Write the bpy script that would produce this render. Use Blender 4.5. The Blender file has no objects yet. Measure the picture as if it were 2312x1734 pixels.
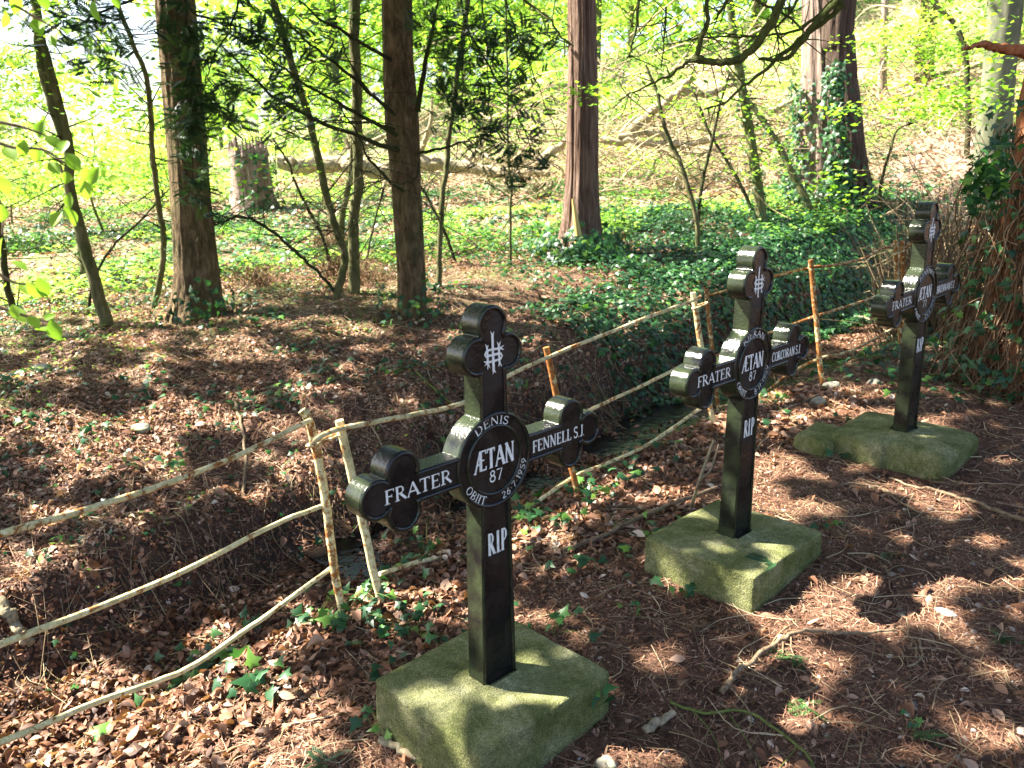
import bpy, bmesh, math, random
import numpy as np
from mathutils import Matrix, Vector

# ------------------------------------------------------------------ camera, sky, sun
S = bpy.context.scene
C = S.collection
PITCH, ROLL, FPX = math.radians(15.5316), math.radians(-1.3465), 1850.23
cp, sp = math.cos(PITCH), math.sin(PITCH)
FW = np.array([0, cp, -sp]); UP0 = np.array([0, sp, cp]); RT0 = np.array([1., 0, 0])
CR = math.cos(ROLL)*RT0 + math.sin(ROLL)*UP0
CU = -math.sin(ROLL)*RT0 + math.cos(ROLL)*UP0
cam = bpy.data.cameras.new("camera"); camo = bpy.data.objects.new("camera", cam); C.objects.link(camo)
cam.sensor_width = 36; cam.lens = 36*FPX/2312; cam.clip_end = 600; cam.clip_start = .05
cam.dof.use_dof = True; cam.dof.focus_distance = 3.2; cam.dof.aperture_fstop = 5.2
camo.matrix_world = Matrix([[CR[0], CU[0], -FW[0], 0], [CR[1], CU[1], -FW[1], 0], [CR[2], CU[2], -FW[2], 0], [0, 0, 0, 1]])
S.camera = camo
SUN = np.array([-.66, .14, .0]); SUN[2] = math.hypot(.66, .14)*math.tan(math.radians(50)); SUN /= np.linalg.norm(SUN)
w = bpy.data.worlds.new("World"); S.world = w; w.use_nodes = True
nt = w.node_tree; sky = nt.nodes.new("ShaderNodeTexSky"); sky.sky_type = 'NISHITA'; sky.sun_disc = False
sky.sun_elevation = math.asin(SUN[2]); sky.sun_rotation = math.atan2(SUN[0], SUN[1]) % (2*math.pi)
sky.dust_density = 3.0; sky.air_density = 1.0
nt.links.new(sky.outputs[0], nt.nodes["Background"].inputs[0]); nt.nodes["Background"].inputs[1].default_value = .068
sl = bpy.data.lights.new("sun", 'SUN'); sl.energy = 5.0; sl.angle = math.radians(.53); sl.color = (1, .93, .82)
so = bpy.data.objects.new("sun", sl); C.objects.link(so)
so.rotation_euler = Vector(SUN).to_track_quat('Z', 'Y').to_euler()
S.view_settings.view_transform = 'Standard'; S.view_settings.look = 'None'
S.view_settings.exposure = 2.82; S.view_settings.gamma = 1
S.render.engine = 'CYCLES'
S.cycles.use_denoising = True
S.cycles.max_bounces = 6; S.cycles.diffuse_bounces = 4; S.cycles.glossy_bounces = 2; S.cycles.transmission_bounces = 4
S.cycles.sample_clamp_indirect = 6
KD = 2312/2212.     # the survey below is in 2212-wide picture units

rng = np.random.default_rng(7)

# ------------------------------------------------------------------ noise and ground form
def _h(ix, iy, iz, seed):
    n = (ix.astype(np.int64)*374761393 + iy.astype(np.int64)*668265263 + iz.astype(np.int64)*2147483647 + seed*1274126177) & 0xffffffff
    n = ((n ^ (n >> 13))*1274126177) & 0xffffffff
    return ((n ^ (n >> 16)) & 0xffff)/65535.
def noise(x, y, z=0, seed=0):
    x, y, z = np.broadcast_arrays(np.asarray(x, float), np.asarray(y, float), np.asarray(z, float))
    ix, iy, iz = np.floor(x), np.floor(y), np.floor(z)
    fx, fy, fz = x-ix, y-iy, z-iz
    fx = fx*fx*(3-2*fx); fy = fy*fy*(3-2*fy); fz = fz*fz*(3-2*fz)
    r = 0
    for a in (0, 1):
        for b in (0, 1):
            for c in (0, 1):
                r = r + _h(ix+a, iy+b, iz+c, seed)*(fx if a else 1-fx)*(fy if b else 1-fy)*(fz if c else 1-fz)
    return r*2-1
def ss(t):
    t = np.clip(t, 0, 1); return t*t*(3-2*t)
Q = math.sqrt(.5)
def G(x, y, detail=True):
    x = np.asarray(x, float); y = np.asarray(y, float)
    u = (x+y)*Q; v = (y-x)*Q
    path = -1.80 + .07*np.clip(u-1, -3, 4) + .03*ss((u-5)/3) + .012*noise(x*1.6, y*1.6, 0, 3)
    path = path + .10*ss((-v-1)/4)
    bed = -2.22 + .025*np.clip(u, 0, 14) + .02*noise(x*3, y*3, 0, 5)
    P = -1.3 + .035*np.clip(x, -25, 40) + .055*(y-7) + .06*noise(x*.5, y*.5, 0, 9)
    hx = x*.75 + y*.66 - 15
    P = P + .30*(np.sqrt(hx*hx+4)+hx)*.5*ss((60-y)/30)
    vt = 4.85 - .85*ss((u-2.3)/2.2) + .2*noise(u*.9, v*.2, 0, 21)
    vf = 2.60 - .28*ss((u-3)/2.5)
    wob = .10*noise(u*1.3, v*.3, 0, 11)
    vt = np.maximum(vt, 3.76+wob+.85)
    t = ss((v-vf-.02)/.30)
    z = path*(1-t) + bed*t
    foot = 3.76 + wob
    z = z + (.30+.08*noise(u*2.3, v*.4, 0, 13))*ss((v-foot)/.42) + .06*ss((u-3)/3)*ss((v-foot)/.4)
    zt = P - .22
    base2 = z
    t2 = np.clip((v-foot-.30)/(vt-foot-.30), 0, 1)
    t2 = t2**.8
    z = np.where(v > foot+.30, base2*(1-t2) + zt*t2, z)
    t3 = ss((v-vt+.2)/1.6)
    z = np.where(v > vt-.2, z*(1-t3) + P*t3, z)
    if detail:
        bank = ss((v-2.5)/.6); nr_ = 1-ss((np.hypot(x, y)-5.5)/3.5)
        face = np.exp(-((v-4.15)/.4)**2)
        z = z + (.006+.035*bank+.05*face*nr_)*noise(x*3.1, y*3.1, 0, 31) + nr_*((.004+.018*bank+.03*face)*noise(x*9, y*9, 0, 32) + (.003+.006*bank)*noise(x*25, y*25, 0, 33))
    return z
def Gn(x, y):
    e = .03
    dx = (G(x+e, y)-G(x-e, y))/(2*e); dy = (G(x, y+e)-G(x, y-e))/(2*e)
    n = np.stack([-dx, -dy, np.ones_like(dx)], -1)
    return n/np.linalg.norm(n, axis=-1, keepdims=True)

def ray(px, py):
    return FW + (px*KD-1156)/FPX*CR + (867-py*KD)/FPX*CU
def at_d(px, py, D):
    d = ray(px, py); return d/math.hypot(d[0], d[1])*D
def at(px, py, tmax=80):
    d = ray(px, py); t = np.linspace(.8, tmax, 24000)
    P = d[None]*t[:, None]; below = P[:, 2] < G(P[:, 0], P[:, 1])
    i = int(np.argmax(below)) if below.any() else len(t)-1
    p = P[i].copy(); p[2] = float(G(p[0], p[1])); return p
def proj(P):
    d = P@FW; d2 = np.where(d > .05, d, .05)
    return (1156+FPX*(P@CR)/d2)/KD, (867-FPX*(P@CU)/d2)/KD, d
def inview(P, m=.18):
    x, y, d = proj(P)
    return (d > .3) & (x > -m*2212) & (x < 2212*(1+m)) & (y > -m*1659) & (y < 1659*(1+m))

# ------------------------------------------------------------------ mesh gathering
class MB:
    def __init__(s): s.v = []; s.f = []; s.r = []; s.n = 0; s.sm = []
    def add(s, V, F, rnd=0., smooth=True):
        V = np.asarray(V, float).reshape(-1, 3); F = np.asarray(F, int)
        s.v.append(V); s.f.append(F+s.n); s.sm.append(np.full(len(F), smooth))
        s.r.append(np.broadcast_to(np.asarray(rnd, float), (len(V),)).copy()); s.n += len(V)
    def build(s, name, mat, parent=None, loc=None, mesh_only=False):
        me = bpy.data.meshes.new(name)
        V = np.concatenate(s.v) if s.v else np.zeros((0, 3))
        off = np.array(parent.location) if parent is not None else (np.array(loc, float) if loc is not None else np.zeros(3))
        if parent is not None and parent.parent is not None: off = off + np.array(parent.parent.location)
        if parent is not None and parent.get('_local'): off = np.zeros(3)
        V = V-off
        tot = [f.shape[1]*f.shape[0] for f in s.f]
        me.vertices.add(len(V)); me.vertices.foreach_set('co', V.ravel())
        loops = np.concatenate([f.ravel() for f in s.f]) if s.f else np.zeros(0, int)
        sizes = np.concatenate([np.full(len(f), f.shape[1]) for f in s.f]) if s.f else np.zeros(0, int)
        me.loops.add(len(loops)); me.loops.foreach_set('vertex_index', loops)
        me.polygons.add(len(sizes)); st = np.concatenate([[0], np.cumsum(sizes)[:-1]]) if len(sizes) else sizes
        me.polygons.foreach_set('loop_start', st); me.polygons.foreach_set('loop_total', sizes)
        me.polygons.foreach_set('use_smooth', np.concatenate(s.sm) if s.sm else [])
        a = me.attributes.new('rnd', 'FLOAT', 'POINT'); a.data.foreach_set('value', np.concatenate(s.r))
        me.update(calc_edges=True)
        if mat: me.materials.append(mat)
        if mesh_only: return me
        o = bpy.data.objects.new(name, me); C.objects.link(o)
        if parent is not None: o.parent = parent
        elif loc is not None: o.location = loc
        return o
def root(name, loc, label, cat, group=None, local=False):
    o = bpy.data.objects.new(name, None); C.objects.link(o); o.location = loc; o.empty_display_size = .1
    o['label'] = label; o['category'] = cat
    if group: o['group'] = group
    if local: o['_local'] = 1
    return o
def tag(o, label=None, cat=None, group=None, kind=None):
    if label: o['label'] = label
    if cat: o['category'] = cat
    if group: o['group'] = group
    if kind: o['kind'] = kind
    return o
def smooth_path(P, n=6):
    P = np.asarray(P, float)
    if len(P) < 3: return np.linspace(P[0], P[-1], max(2, n+1))
    Q_ = np.vstack([2*P[0]-P[1], P, 2*P[-1]-P[-2]]); out = []
    for i in range(1, len(Q_)-2):
        a, b, c, d = Q_[i-1:i+3]
        for t in np.arange(n)/n:
            out.append(.5*((2*b)+(c-a)*t+(2*a-5*b+4*c-d)*t*t+(-a+3*b-3*c+d)*t**3))
    out.append(P[-1]); return np.array(out)
def tube(mb, pts, rad, n=8, sm=6, rnd=0., cap=True, bump=0., bf=3., seed=0, wig=0., flare=None, ridges=0):
    P = smooth_path(pts, sm) if sm else np.asarray(pts, float)
    m = len(P); rad = np.interp(np.linspace(0, 1, m), np.linspace(0, 1, len(rad)), rad) if np.ndim(rad) else np.full(m, rad)
    if wig:
        k = np.arange(m)*.7+seed*13.1
        P = P + wig*np.stack([noise(k, 0, 0, 1+seed), noise(k, 5, 0, 2+seed), noise(k, 9, 0, 3+seed)], -1)*ss(np.minimum(np.arange(m), m-1-np.arange(m))/3.)[:, None]
    T = np.gradient(P, axis=0); T /= np.linalg.norm(T, axis=1, keepdims=True)+1e-12
    ref = np.array([0, 0, 1.]) if abs(T[0][2]) < .9 else np.array([1., 0, 0])
    A = np.zeros_like(P); a = np.cross(T[0], ref); a /= np.linalg.norm(a)
    for i in range(m):
        a = a - T[i]*(a@T[i]); a /= np.linalg.norm(a)+1e-12; A[i] = a
    B = np.cross(T, A)
    th = np.arange(n)/n*2*math.pi
    R = rad[:, None]*np.ones((m, n))
    if bump:
        s = np.cumsum(np.r_[0, np.linalg.norm(np.diff(P, axis=0), axis=1)])
        R = R*(1+bump*noise(np.cos(th)[None]*bf, np.sin(th)[None]*bf, s[:, None]*bf*.35/ max(rad.mean()*3, .02)*.1, seed))
    if ridges:
        s = np.linspace(0, 1, m)
        R = R*(1+.10*noise(np.cos(th)[None]*ridges+seed, np.sin(th)[None]*ridges, s[:, None]*2.2, seed+1) + .05*noise(np.cos(th)[None]*ridges*3, np.sin(th)[None]*ridges*3, s[:, None]*7, seed+2) + .035*noise(np.cos(th)[None]*ridges*7, np.sin(th)[None]*ridges*7, s[:, None]*26, seed+3))
    if flare is not None:
        fa, fh = flare; h = P[:, 2]-P[:, 2].min()
        lob = .55+.45*noise(np.cos(th)*1.7+seed, np.sin(th)*1.7, 0, seed+4)
        R = R*(1+fa*np.exp(-h/fh)[:, None]*(0.7+lob[None]))
    V = P[:, None]+R[..., None]*(np.cos(th)[None, :, None]*A[:, None]+np.sin(th)[None, :, None]*B[:, None])
    i = np.arange(m-1)[:, None]*n; j = np.arange(n)[None]; j2 = (j+1) % n
    F = np.stack([i+j, i+j2, i+n+j2, i+n+j], -1).reshape(-1, 4)
    mb.add(V.reshape(-1, 3), F, rnd)
    if cap:
        for e in (0, m-1):
            c = P[e]; idx = np.arange(n)
            VV = np.vstack([V[e], c]); 
            FF = np.stack([idx, (idx+1) % n, np.full(n, n)], -1)
            if e == 0: FF = FF[:, ::-1]
            mb.add(VV, FF, rnd, False)
    return P
def frames(nrm, yaw):
    """columns X,Y,Z for each normal with a random yaw"""
    ref = np.where(np.abs(nrm[:, :1]) < .9, np.array([[1., 0, 0]]), np.array([[0, 1., 0]]))
    X = np.cross(ref, nrm); X /= np.linalg.norm(X, axis=1, keepdims=True)
    Y = np.cross(nrm, X)
    c, s = np.cos(yaw)[:, None], np.sin(yaw)[:, None]
    return np.stack([c*X+s*Y, -s*X+c*Y, nrm], -1)
def scatter(mb, tv, tf, pos, nrm, yaw, scl, rnd, smooth=True):
    if len(pos) == 0: return
    R = frames(nrm, yaw); k = len(tv)
    scl = np.asarray(scl, float); scl = scl[:, None]*np.ones((1, 3)) if scl.ndim == 1 else scl
    V = np.einsum('nij,nkj->nki', R, tv[None]*scl[:, None, :]) + pos[:, None]
    F = tf[None]+(np.arange(len(pos))*k)[:, None, None]
    mb.add(V.reshape(-1, 3), F.reshape(-1, tf.shape[1]), np.repeat(rnd, k), smooth)
def rnormal(n, up=1., spread=1.):
    v = rng.normal(size=(n, 3))*spread; v[:, 2] = np.abs(v[:, 2])+up
    return v/np.linalg.norm(v, axis=1, keepdims=True)
def jitter(nrm, s):
    v = nrm+rng.normal(size=nrm.shape)*s; return v/np.linalg.norm(v, axis=1, keepdims=True)

# leaf templates (unit length along +X, stalk at origin)
def leaf_curled(curl, cup, twist=0, m=5, wide=.30):
    V = []; 
    for i in range(m):
        t = i/(m-1); wd = wide*math.sin(math.pi*min(1, (t*.96+.02)))**.95
        for k in (-1, 0, 1):
            y = k*wd; z = curl*math.sin(t*math.pi)*.5+curl*t*t*.6 + cup*abs(k)*wd*1.3 + twist*k*wd*(t-.5)
            V.append((t-.5, y, z))
    F = []
    for i in range(m-1):
        for k in (0, 1): a = i*3+k; F.append((a, a+3, a+4, a+1))
    return np.array(V), np.array(F)
LEAFS = [leaf_curled(.16, .3), leaf_curled(-.22, .7, .4), leaf_curled(.30, -.4, -.5), leaf_curled(.05, .15, .8), leaf_curled(.5, .9, .3), leaf_curled(.08, -.25, -.3, wide=.24)]
def fan(outline, z=0.):
    V = np.array([(0.25, 0, 0)]+[(x, y, zz) for x, y, zz in outline]); n = len(outline)
    F = np.array([(0, 1+i, 1+(i+1) % n) for i in range(n)]); return V, F
_iv = [(0, 0, 0), (-.12, .28, -.03), (.10, .25, 0), (.22, .50, -.10), (.42, .22, 0), (1.0, 0, -.16), (.42, -.22, 0), (.22, -.50, -.10), (.10, -.25, 0), (-.12, -.28, -.03)]
IVY = fan(_iv)
IVY[0][0] = (.22, 0, .07)
DIAM = (np.array([(0, 0, 0), (.5, .3, .04), (1, 0, -.05), (.5, -.3, .04)]), np.array([(0, 1, 2, 3)]))
def needle_spray(n=9, flat=True):
    V = []; F = []
    V += [(0, -.012, 0), (1, -.005, -.12), (1, .005, -.12), (0, .012, 0)]; F.append((0, 1, 2, 3))
    for i in range(n):
        t = .08+.9*i/n
        for s in (-1, 1):
            L = .32*(1-.55*abs(t-.4)); b = len(V); z = -.12*t*t
            V += [(t-.02, 0, z), (t+.12, s*L*.5, z+.01), (t+.17, s*L, z-.03), (t+.02, s*L*.6, z)]
            F.append((b, b+1, b+2, b+3))
    return np.array(V), np.array(F)
YEW = needle_spray()
STRAND = (np.array([(-.5, -.5, 0), (0, -.5, .08), (.5, -.4, 0), (.5, .4, 0), (0, .5, .08), (-.5, .5, 0)]), np.array([(0, 1, 4, 5), (1, 2, 3, 4)]))

# ------------------------------------------------------------------ materials
def mat(name):
    m = bpy.data.materials.new(name); m.use_nodes = True; m.node_tree.nodes.clear()
    out = m.node_tree.nodes.new('ShaderNodeOutputMaterial'); return m, m.node_tree, out
def N(nt, t, **k):
    n = nt.nodes.new(t)
    for a, b in k.items(): setattr(n, a, b)
    return n
def ramp(nt, fac, stops, interp='LINEAR'):
    r = N(nt, 'ShaderNodeValToRGB'); r.color_ramp.interpolation = interp; e = r.color_ramp.elements
    e[0].position, e[0].color = stops[0][0], (*stops[0][1], 1)
    e[1].position, e[1].color = stops[-1][0], (*stops[-1][1], 1)
    for p, c in stops[1:-1]:
        q = e.new(p); q.color = (*c, 1)
    if fac is not None: nt.links.new(fac, r.inputs[0])
    return r.outputs[0]
def texco(nt, scale=(1, 1, 1), kind='Object'):
    t = N(nt, 'ShaderNodeTexCoord'); m = N(nt, 'ShaderNodeMapping'); m.inputs['Scale'].default_value = scale
    nt.links.new(t.outputs[kind], m.inputs[0]); return m.outputs[0]
def nz(nt, vec, scale, detail=4, rough=.6, dist=0.):
    n = N(nt, 'ShaderNodeTexNoise'); n.inputs['Scale'].default_value = scale; n.inputs['Detail'].default_value = detail
    n.inputs['Roughness'].default_value = rough; n.inputs['Distortion'].default_value = dist
    if vec is not None: nt.links.new(vec, n.inputs['Vector'])
    return n.outputs['Fac']
def math_(nt, op, a, b=None, clamp=False):
    n = N(nt, 'ShaderNodeMath', operation=op, use_clamp=clamp)
    for i, q in enumerate((a, b)):
        if q is None: continue
        if isinstance(q, (int, float)): n.inputs[i].default_value = q
        else: nt.links.new(q, n.inputs[i])
    return n.outputs[0]
def mixc(nt, fac, a, b, blend='MIX'):
    n = N(nt, 'ShaderNodeMix', data_type='RGBA', blend_type=blend)
    for i, q in ((0, fac), (6, a), (7, b)):
        if isinstance(q, (int, float)): n.inputs[i].default_value = q
        elif isinstance(q, tuple): n.inputs[i].default_value = (*q, 1)
        else: nt.links.new(q, n.inputs[i])
    return n.outputs[2]
def bump(nt, h, strength=.5, dist=.01):
    b = N(nt, 'ShaderNodeBump'); b.inputs['Strength'].default_value = strength; b.inputs['Distance'].default_value = dist
    nt.links.new(h, b.inputs['Height']); return b.outputs[0]
def attr(nt, name='rnd'):
    a = N(nt, 'ShaderNodeAttribute', attribute_name=name); return a.outputs['Fac']
def pbsdf(nt, out, col, rough=.8, nrm=None, spec=.3, coat=0.):
    p = N(nt, 'ShaderNodeBsdfPrincipled')
    if isinstance(col, tuple): p.inputs['Base Color'].default_value = (*col, 1)
    else: nt.links.new(col, p.inputs['Base Color'])
    if isinstance(rough, (int, float)): p.inputs['Roughness'].default_value = rough
    else: nt.links.new(rough, p.inputs['Roughness'])
    p.inputs['Specular IOR Level'].default_value = spec
    p.inputs['Coat Weight'].default_value = coat
    if nrm is not None: nt.links.new(nrm, p.inputs['Normal'])
    nt.links.new(p.outputs[0], out.inputs[0]); return p
def leaf_mat(name, stops, trans=.5, tgain=1.6, rough=.5, spec=.3):
    m, nt, out = mat(name); c = ramp(nt, attr(nt), stops)
    p = N(nt, 'ShaderNodeBsdfPrincipled'); nt.links.new(c, p.inputs['Base Color']); p.inputs['Roughness'].default_value = rough
    p.inputs['Specular IOR Level'].default_value = spec
    if trans > 0:
        t = N(nt, 'ShaderNodeBsdfTranslucent'); g = mixc(nt, 1., c, (tgain, tgain*1.05, tgain*.55), 'MULTIPLY')
        nt.links.new(g, t.inputs[0]); mx = N(nt, 'ShaderNodeMixShader'); mx.inputs[0].default_value = trans
        nt.links.new(p.outputs[0], mx.inputs[1]); nt.links.new(t.outputs[0], mx.inputs[2]); nt.links.new(mx.outputs[0], out.inputs[0])
    else: nt.links.new(p.outputs[0], out.inputs[0])
    return m
M_LITTER = leaf_mat("fallen_leaf", [(0, (.05, .024, .015)), (.25, (.13, .058, .030)), (.5, (.27, .128, .070)), (.75, (.38, .25, .18)), (.88, (.42, .21, .12)), (1, (.62, .50, .40))], .18, 1.3, .6, .25)
M_NEEDLE = leaf_mat("dead_needle", [(0, (.032, .017, .011)), (.4, (.125, .060, .037)), (.75, (.29, .155, .095)), (1, (.50, .35, .22))], 0, 1, .7, .2)
M_IVY = leaf_mat("ivy_leaf", [(0, (.012, .045, .016)), (.5, (.022, .085, .028)), (.85, (.05, .15, .03)), (1, (.16, .30, .04))], .22, 1.7, .42, .4)
M_HERB = leaf_mat("herb_leaf", [(0, (.03, .10, .03)), (.5, (.14, .29, .05)), (1, (.32, .46, .08))], .45, 1.5, .5, .3)
M_BEECH = leaf_mat("young_beech_leaf", [(0, (.10, .22, .018)), (.5, (.16, .32, .03)), (1, (.26, .42, .05))], .55, 1.5, .45, .3)
M_FARLEAF = leaf_mat("spring_foliage", [(0, (.05, .13, .02)), (.45, (.20, .35, .055)), (1, (.43, .55, .14))], .55, 1.35, .5, .2)
M_YEW = leaf_mat("yew_needles", [(0, (.010, .032, .014)), (.6, (.022, .065, .022)), (1, (.06, .13, .03))], .18, 1.5, .45, .35)

def bark(name, c0, c1, c2, stretch=.12, scale=14, green=0., bs=.9, bd=.02):
    m, nt, out = mat(name); v = texco(nt, (1, 1, stretch)); a = nz(nt, v, scale, 6, .7, .6); b = nz(nt, texco(nt), 2.2, 3)
    c = ramp(nt, a, [(.3, c0), (.5, c1), (.72, c2)])
    c = mixc(nt, .45, c, ramp(nt, b, [(.3, (.45, .45, .45)), (.7, (1.25, 1.2, 1.1))]), 'MULTIPLY')
    if green: c = mixc(nt, math_(nt, 'MULTIPLY', ramp(nt, nz(nt, texco(nt), 3.5, 5), [(.4, (0, 0, 0)), (.65, (1, 1, 1))]), green), c, (.055, .085, .02))
    pbsdf(nt, out, c, .9, bump(nt, a, bs, bd), .15); return m
M_YEWBARK = bark("yew_bark", (.035, .022, .012), (.13, .09, .05), (.29, .21, .125), .35, 20, .30, 1., .035)
M_CEDARBARK = bark("stringy_cedar_bark", (.05, .024, .016), (.17, .11, .082), (.36, .27, .215), .05, 44, 0, 1., .04)
M_PALECEDAR = bark("pale_cedar_bark", (.07, .045, .035), (.25, .18, .15), (.46, .38, .33), .05, 26, .1, 1., .03)
M_GREENSTEM = bark("mossy_stem_bark", (.05, .05, .022), (.13, .125, .06), (.26, .24, .13), .3, 22, .6)
M_GREYBARK = bark("smooth_grey_bark", (.07, .08, .05), (.125, .135, .09), (.20, .20, .14), .5, 6, .35, .3)
M_ORANGE = bark("bare_orange_wood", (.14, .05, .022), (.38, .15, .07), (.58, .30, .16), .08, 26)
M_BRANCH = bark("dark_branch_bark", (.015, .014, .008), (.04, .036, .02), (.08, .075, .04), .4, 30, .5)
M_MOSSBRANCH = bark("moss_green_branch", (.035, .045, .012), (.085, .10, .03), (.15, .16, .06), .4, 30, .5)
M_PALEWOOD = bark("bleached_dead_wood", (.19, .15, .10), (.38, .31, .21), (.55, .47, .34), .3, 24, .35)
M_STICK = bark("fallen_stick_bark", (.07, .045, .028), (.20, .14, .09), (.38, .29, .20), .5, 60, .15, .6, .004)
M_MOSSSTICK = bark("mossy_stick", (.06, .075, .02), (.14, .165, .045), (.26, .28, .10), .5, 60, .5, .8, .004)
M_BRUSH = leaf_mat("dry_brush", [(0, (.10, .07, .04)), (.5, (.28, .21, .12)), (1, (.50, .42, .28))], 0, 1, .9, .1)
M_VINE = leaf_mat("dead_vine", [(0, (.05, .03, .018)), (.5, (.15, .09, .05)), (1, (.34, .235, .14))], 0, 1, .85, .1)

# ground
m, nt, out = mat("forest_floor"); v = texco(nt)
n1 = nz(nt, v, 1.1, 6, .65); n2 = nz(nt, v, 14, 8, .75); n3 = nz(nt, v, 70, 4, .7)
c = ramp(nt, n2, [(.3, (.028, .015, .010)), (.5, (.085, .046, .030)), (.68, (.19, .115, .078))])
c = mixc(nt, .5, c, ramp(nt, n3, [(.3, (.4, .38, .36)), (.7, (1.5, 1.35, 1.2))]), 'MULTIPLY')
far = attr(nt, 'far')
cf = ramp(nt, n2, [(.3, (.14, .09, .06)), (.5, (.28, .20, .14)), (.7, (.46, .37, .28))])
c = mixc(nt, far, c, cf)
gm = math_(nt, 'MULTIPLY', attr(nt, 'green'), ramp(nt, n1, [(.38, (0, 0, 0)), (.62, (1, 1, 1))]))
c = mixc(nt, gm, c, ramp(nt, n2, [(.3, (.03, .06, .012)), (.7, (.12, .20, .03))]))
wet = attr(nt, 'wet'); c = mixc(nt, math_(nt, 'MULTIPLY', wet, .75), c, (.012, .009, .007))
M_GROUND = m
p = pbsdf(nt, out, c, math_(nt, 'SUBTRACT', .95, math_(nt, 'MULTIPLY', wet, .5)), bump(nt, mixc(nt, .5, n2, n3), .8, .02), .25)

def axis(lo, hi, c, near, far_, n):
    t = np.linspace(-1, 1, n); k = 4.6; s = np.sinh(k*t)/np.sinh(k)
    return np.where(s < 0, c+s*(c-lo), c+s*(hi-c))
gx = axis(-110, 130, .9, 0, 0, 860); gy = axis(-40, 150, 4.2, 0, 0, 820)
X, Y = np.meshgrid(gx, gy); Z = G(X, Y)
mb = MB(); nx, ny = len(gx), len(gy)
i = np.arange(ny-1)[:, None]*nx; j = np.arange(nx-1)[None]
mb.add(np.stack([X, Y, Z], -1).reshape(-1, 3), np.stack([i+j, i+j+1, i+nx+j+1, i+nx+j], -1).reshape(-1, 4))
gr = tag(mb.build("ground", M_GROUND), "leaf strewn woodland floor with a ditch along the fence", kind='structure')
U = (X+Y)*Q; Vv = (Y-X)*Q
def setattr_(me, name, arr):
    a = me.attributes.new(name, 'FLOAT', 'POINT'); a.data.foreach_set('value', np.ascontiguousarray(arr.ravel(), dtype=np.float32))
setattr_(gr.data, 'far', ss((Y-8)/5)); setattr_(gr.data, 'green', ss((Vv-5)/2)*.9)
wetm = ss((Vv-2.75)/.15)*ss((4.2-Vv)/.25)
setattr_(gr.data, 'wet', wetm*np.clip(.55+.45*ss((U-1.5)/1.), 0, 1))

# stream: a thin dark sheet of water lying in the ditch
m, nt, out = mat("dark_stream_water"); n1 = nz(nt, texco(nt), 18, 3)
M_WATER = m; pbsdf(nt, out, (.008, .006, .005), .14, bump(nt, n1, .5, .01), .18)
us = np.linspace(2.15, 16, 120); vs = np.linspace(2.75, 3.95, 12)
UU, VV = np.meshgrid(us, vs); mb = MB()
zz = -2.213+.025*np.clip(UU, 0, 14)
i = np.arange(11)[:, None]*120; j = np.arange(119)[None]
mb.add(np.stack([(UU-VV)*Q, (UU+VV)*Q, zz+.004], -1).reshape(-1, 3), np.stack([i+j, i+j+1, i+121+j, i+120+j], -1).reshape(-1, 4))
tag(mb.build("stream_water", M_WATER), "dark shallow water lying in the bottom of the ditch", kind='structure')

# ------------------------------------------------------------------ memorial crosses
LEAN = [.010, .019, -.020]
CROSS = [(-.060, 2.232, -1.550, 43.60), (.932, 3.088, -1.503, 44.50), (2.090, 4.074, -1.414, 43.01)]
HD, HT, WX = .700, 1.10, .3284
LR, LL, LO = .054, .0578, .0839
def sdf(x, z):
    hw = np.interp(z, [0, .5, 1.05], [.069, .060, .049])
    d = np.maximum(np.abs(x)-hw, np.maximum(-z-.06, z-HT))
    def circ(cx, cz, r): return np.hypot(x-cx, z-cz)-r
    d = np.minimum(d, np.maximum(np.abs(z-HD)-.045, np.abs(x)-WX-.03))
    d = np.minimum(d, circ(WX+.026, HD, .048)); d = np.minimum(d, circ(-WX-.026, HD, .048)); d = np.minimum(d, circ(0, HT-LO+.03, .05))
    d = np.minimum(d, circ(0, HD, .147))
    for cx, cz in ((0, HT), (-LL, HT-LO), (LL, HT-LO)): d = np.minimum(d, circ(cx, cz, LR+.002))
    for s in (-1, 1):
        for cx, cz in ((s*(WX+LO), HD), (s*WX, HD+LL), (s*WX, HD-LL)): d = np.minimum(d, circ(cx, cz, LR+.002))
    return d
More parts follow.
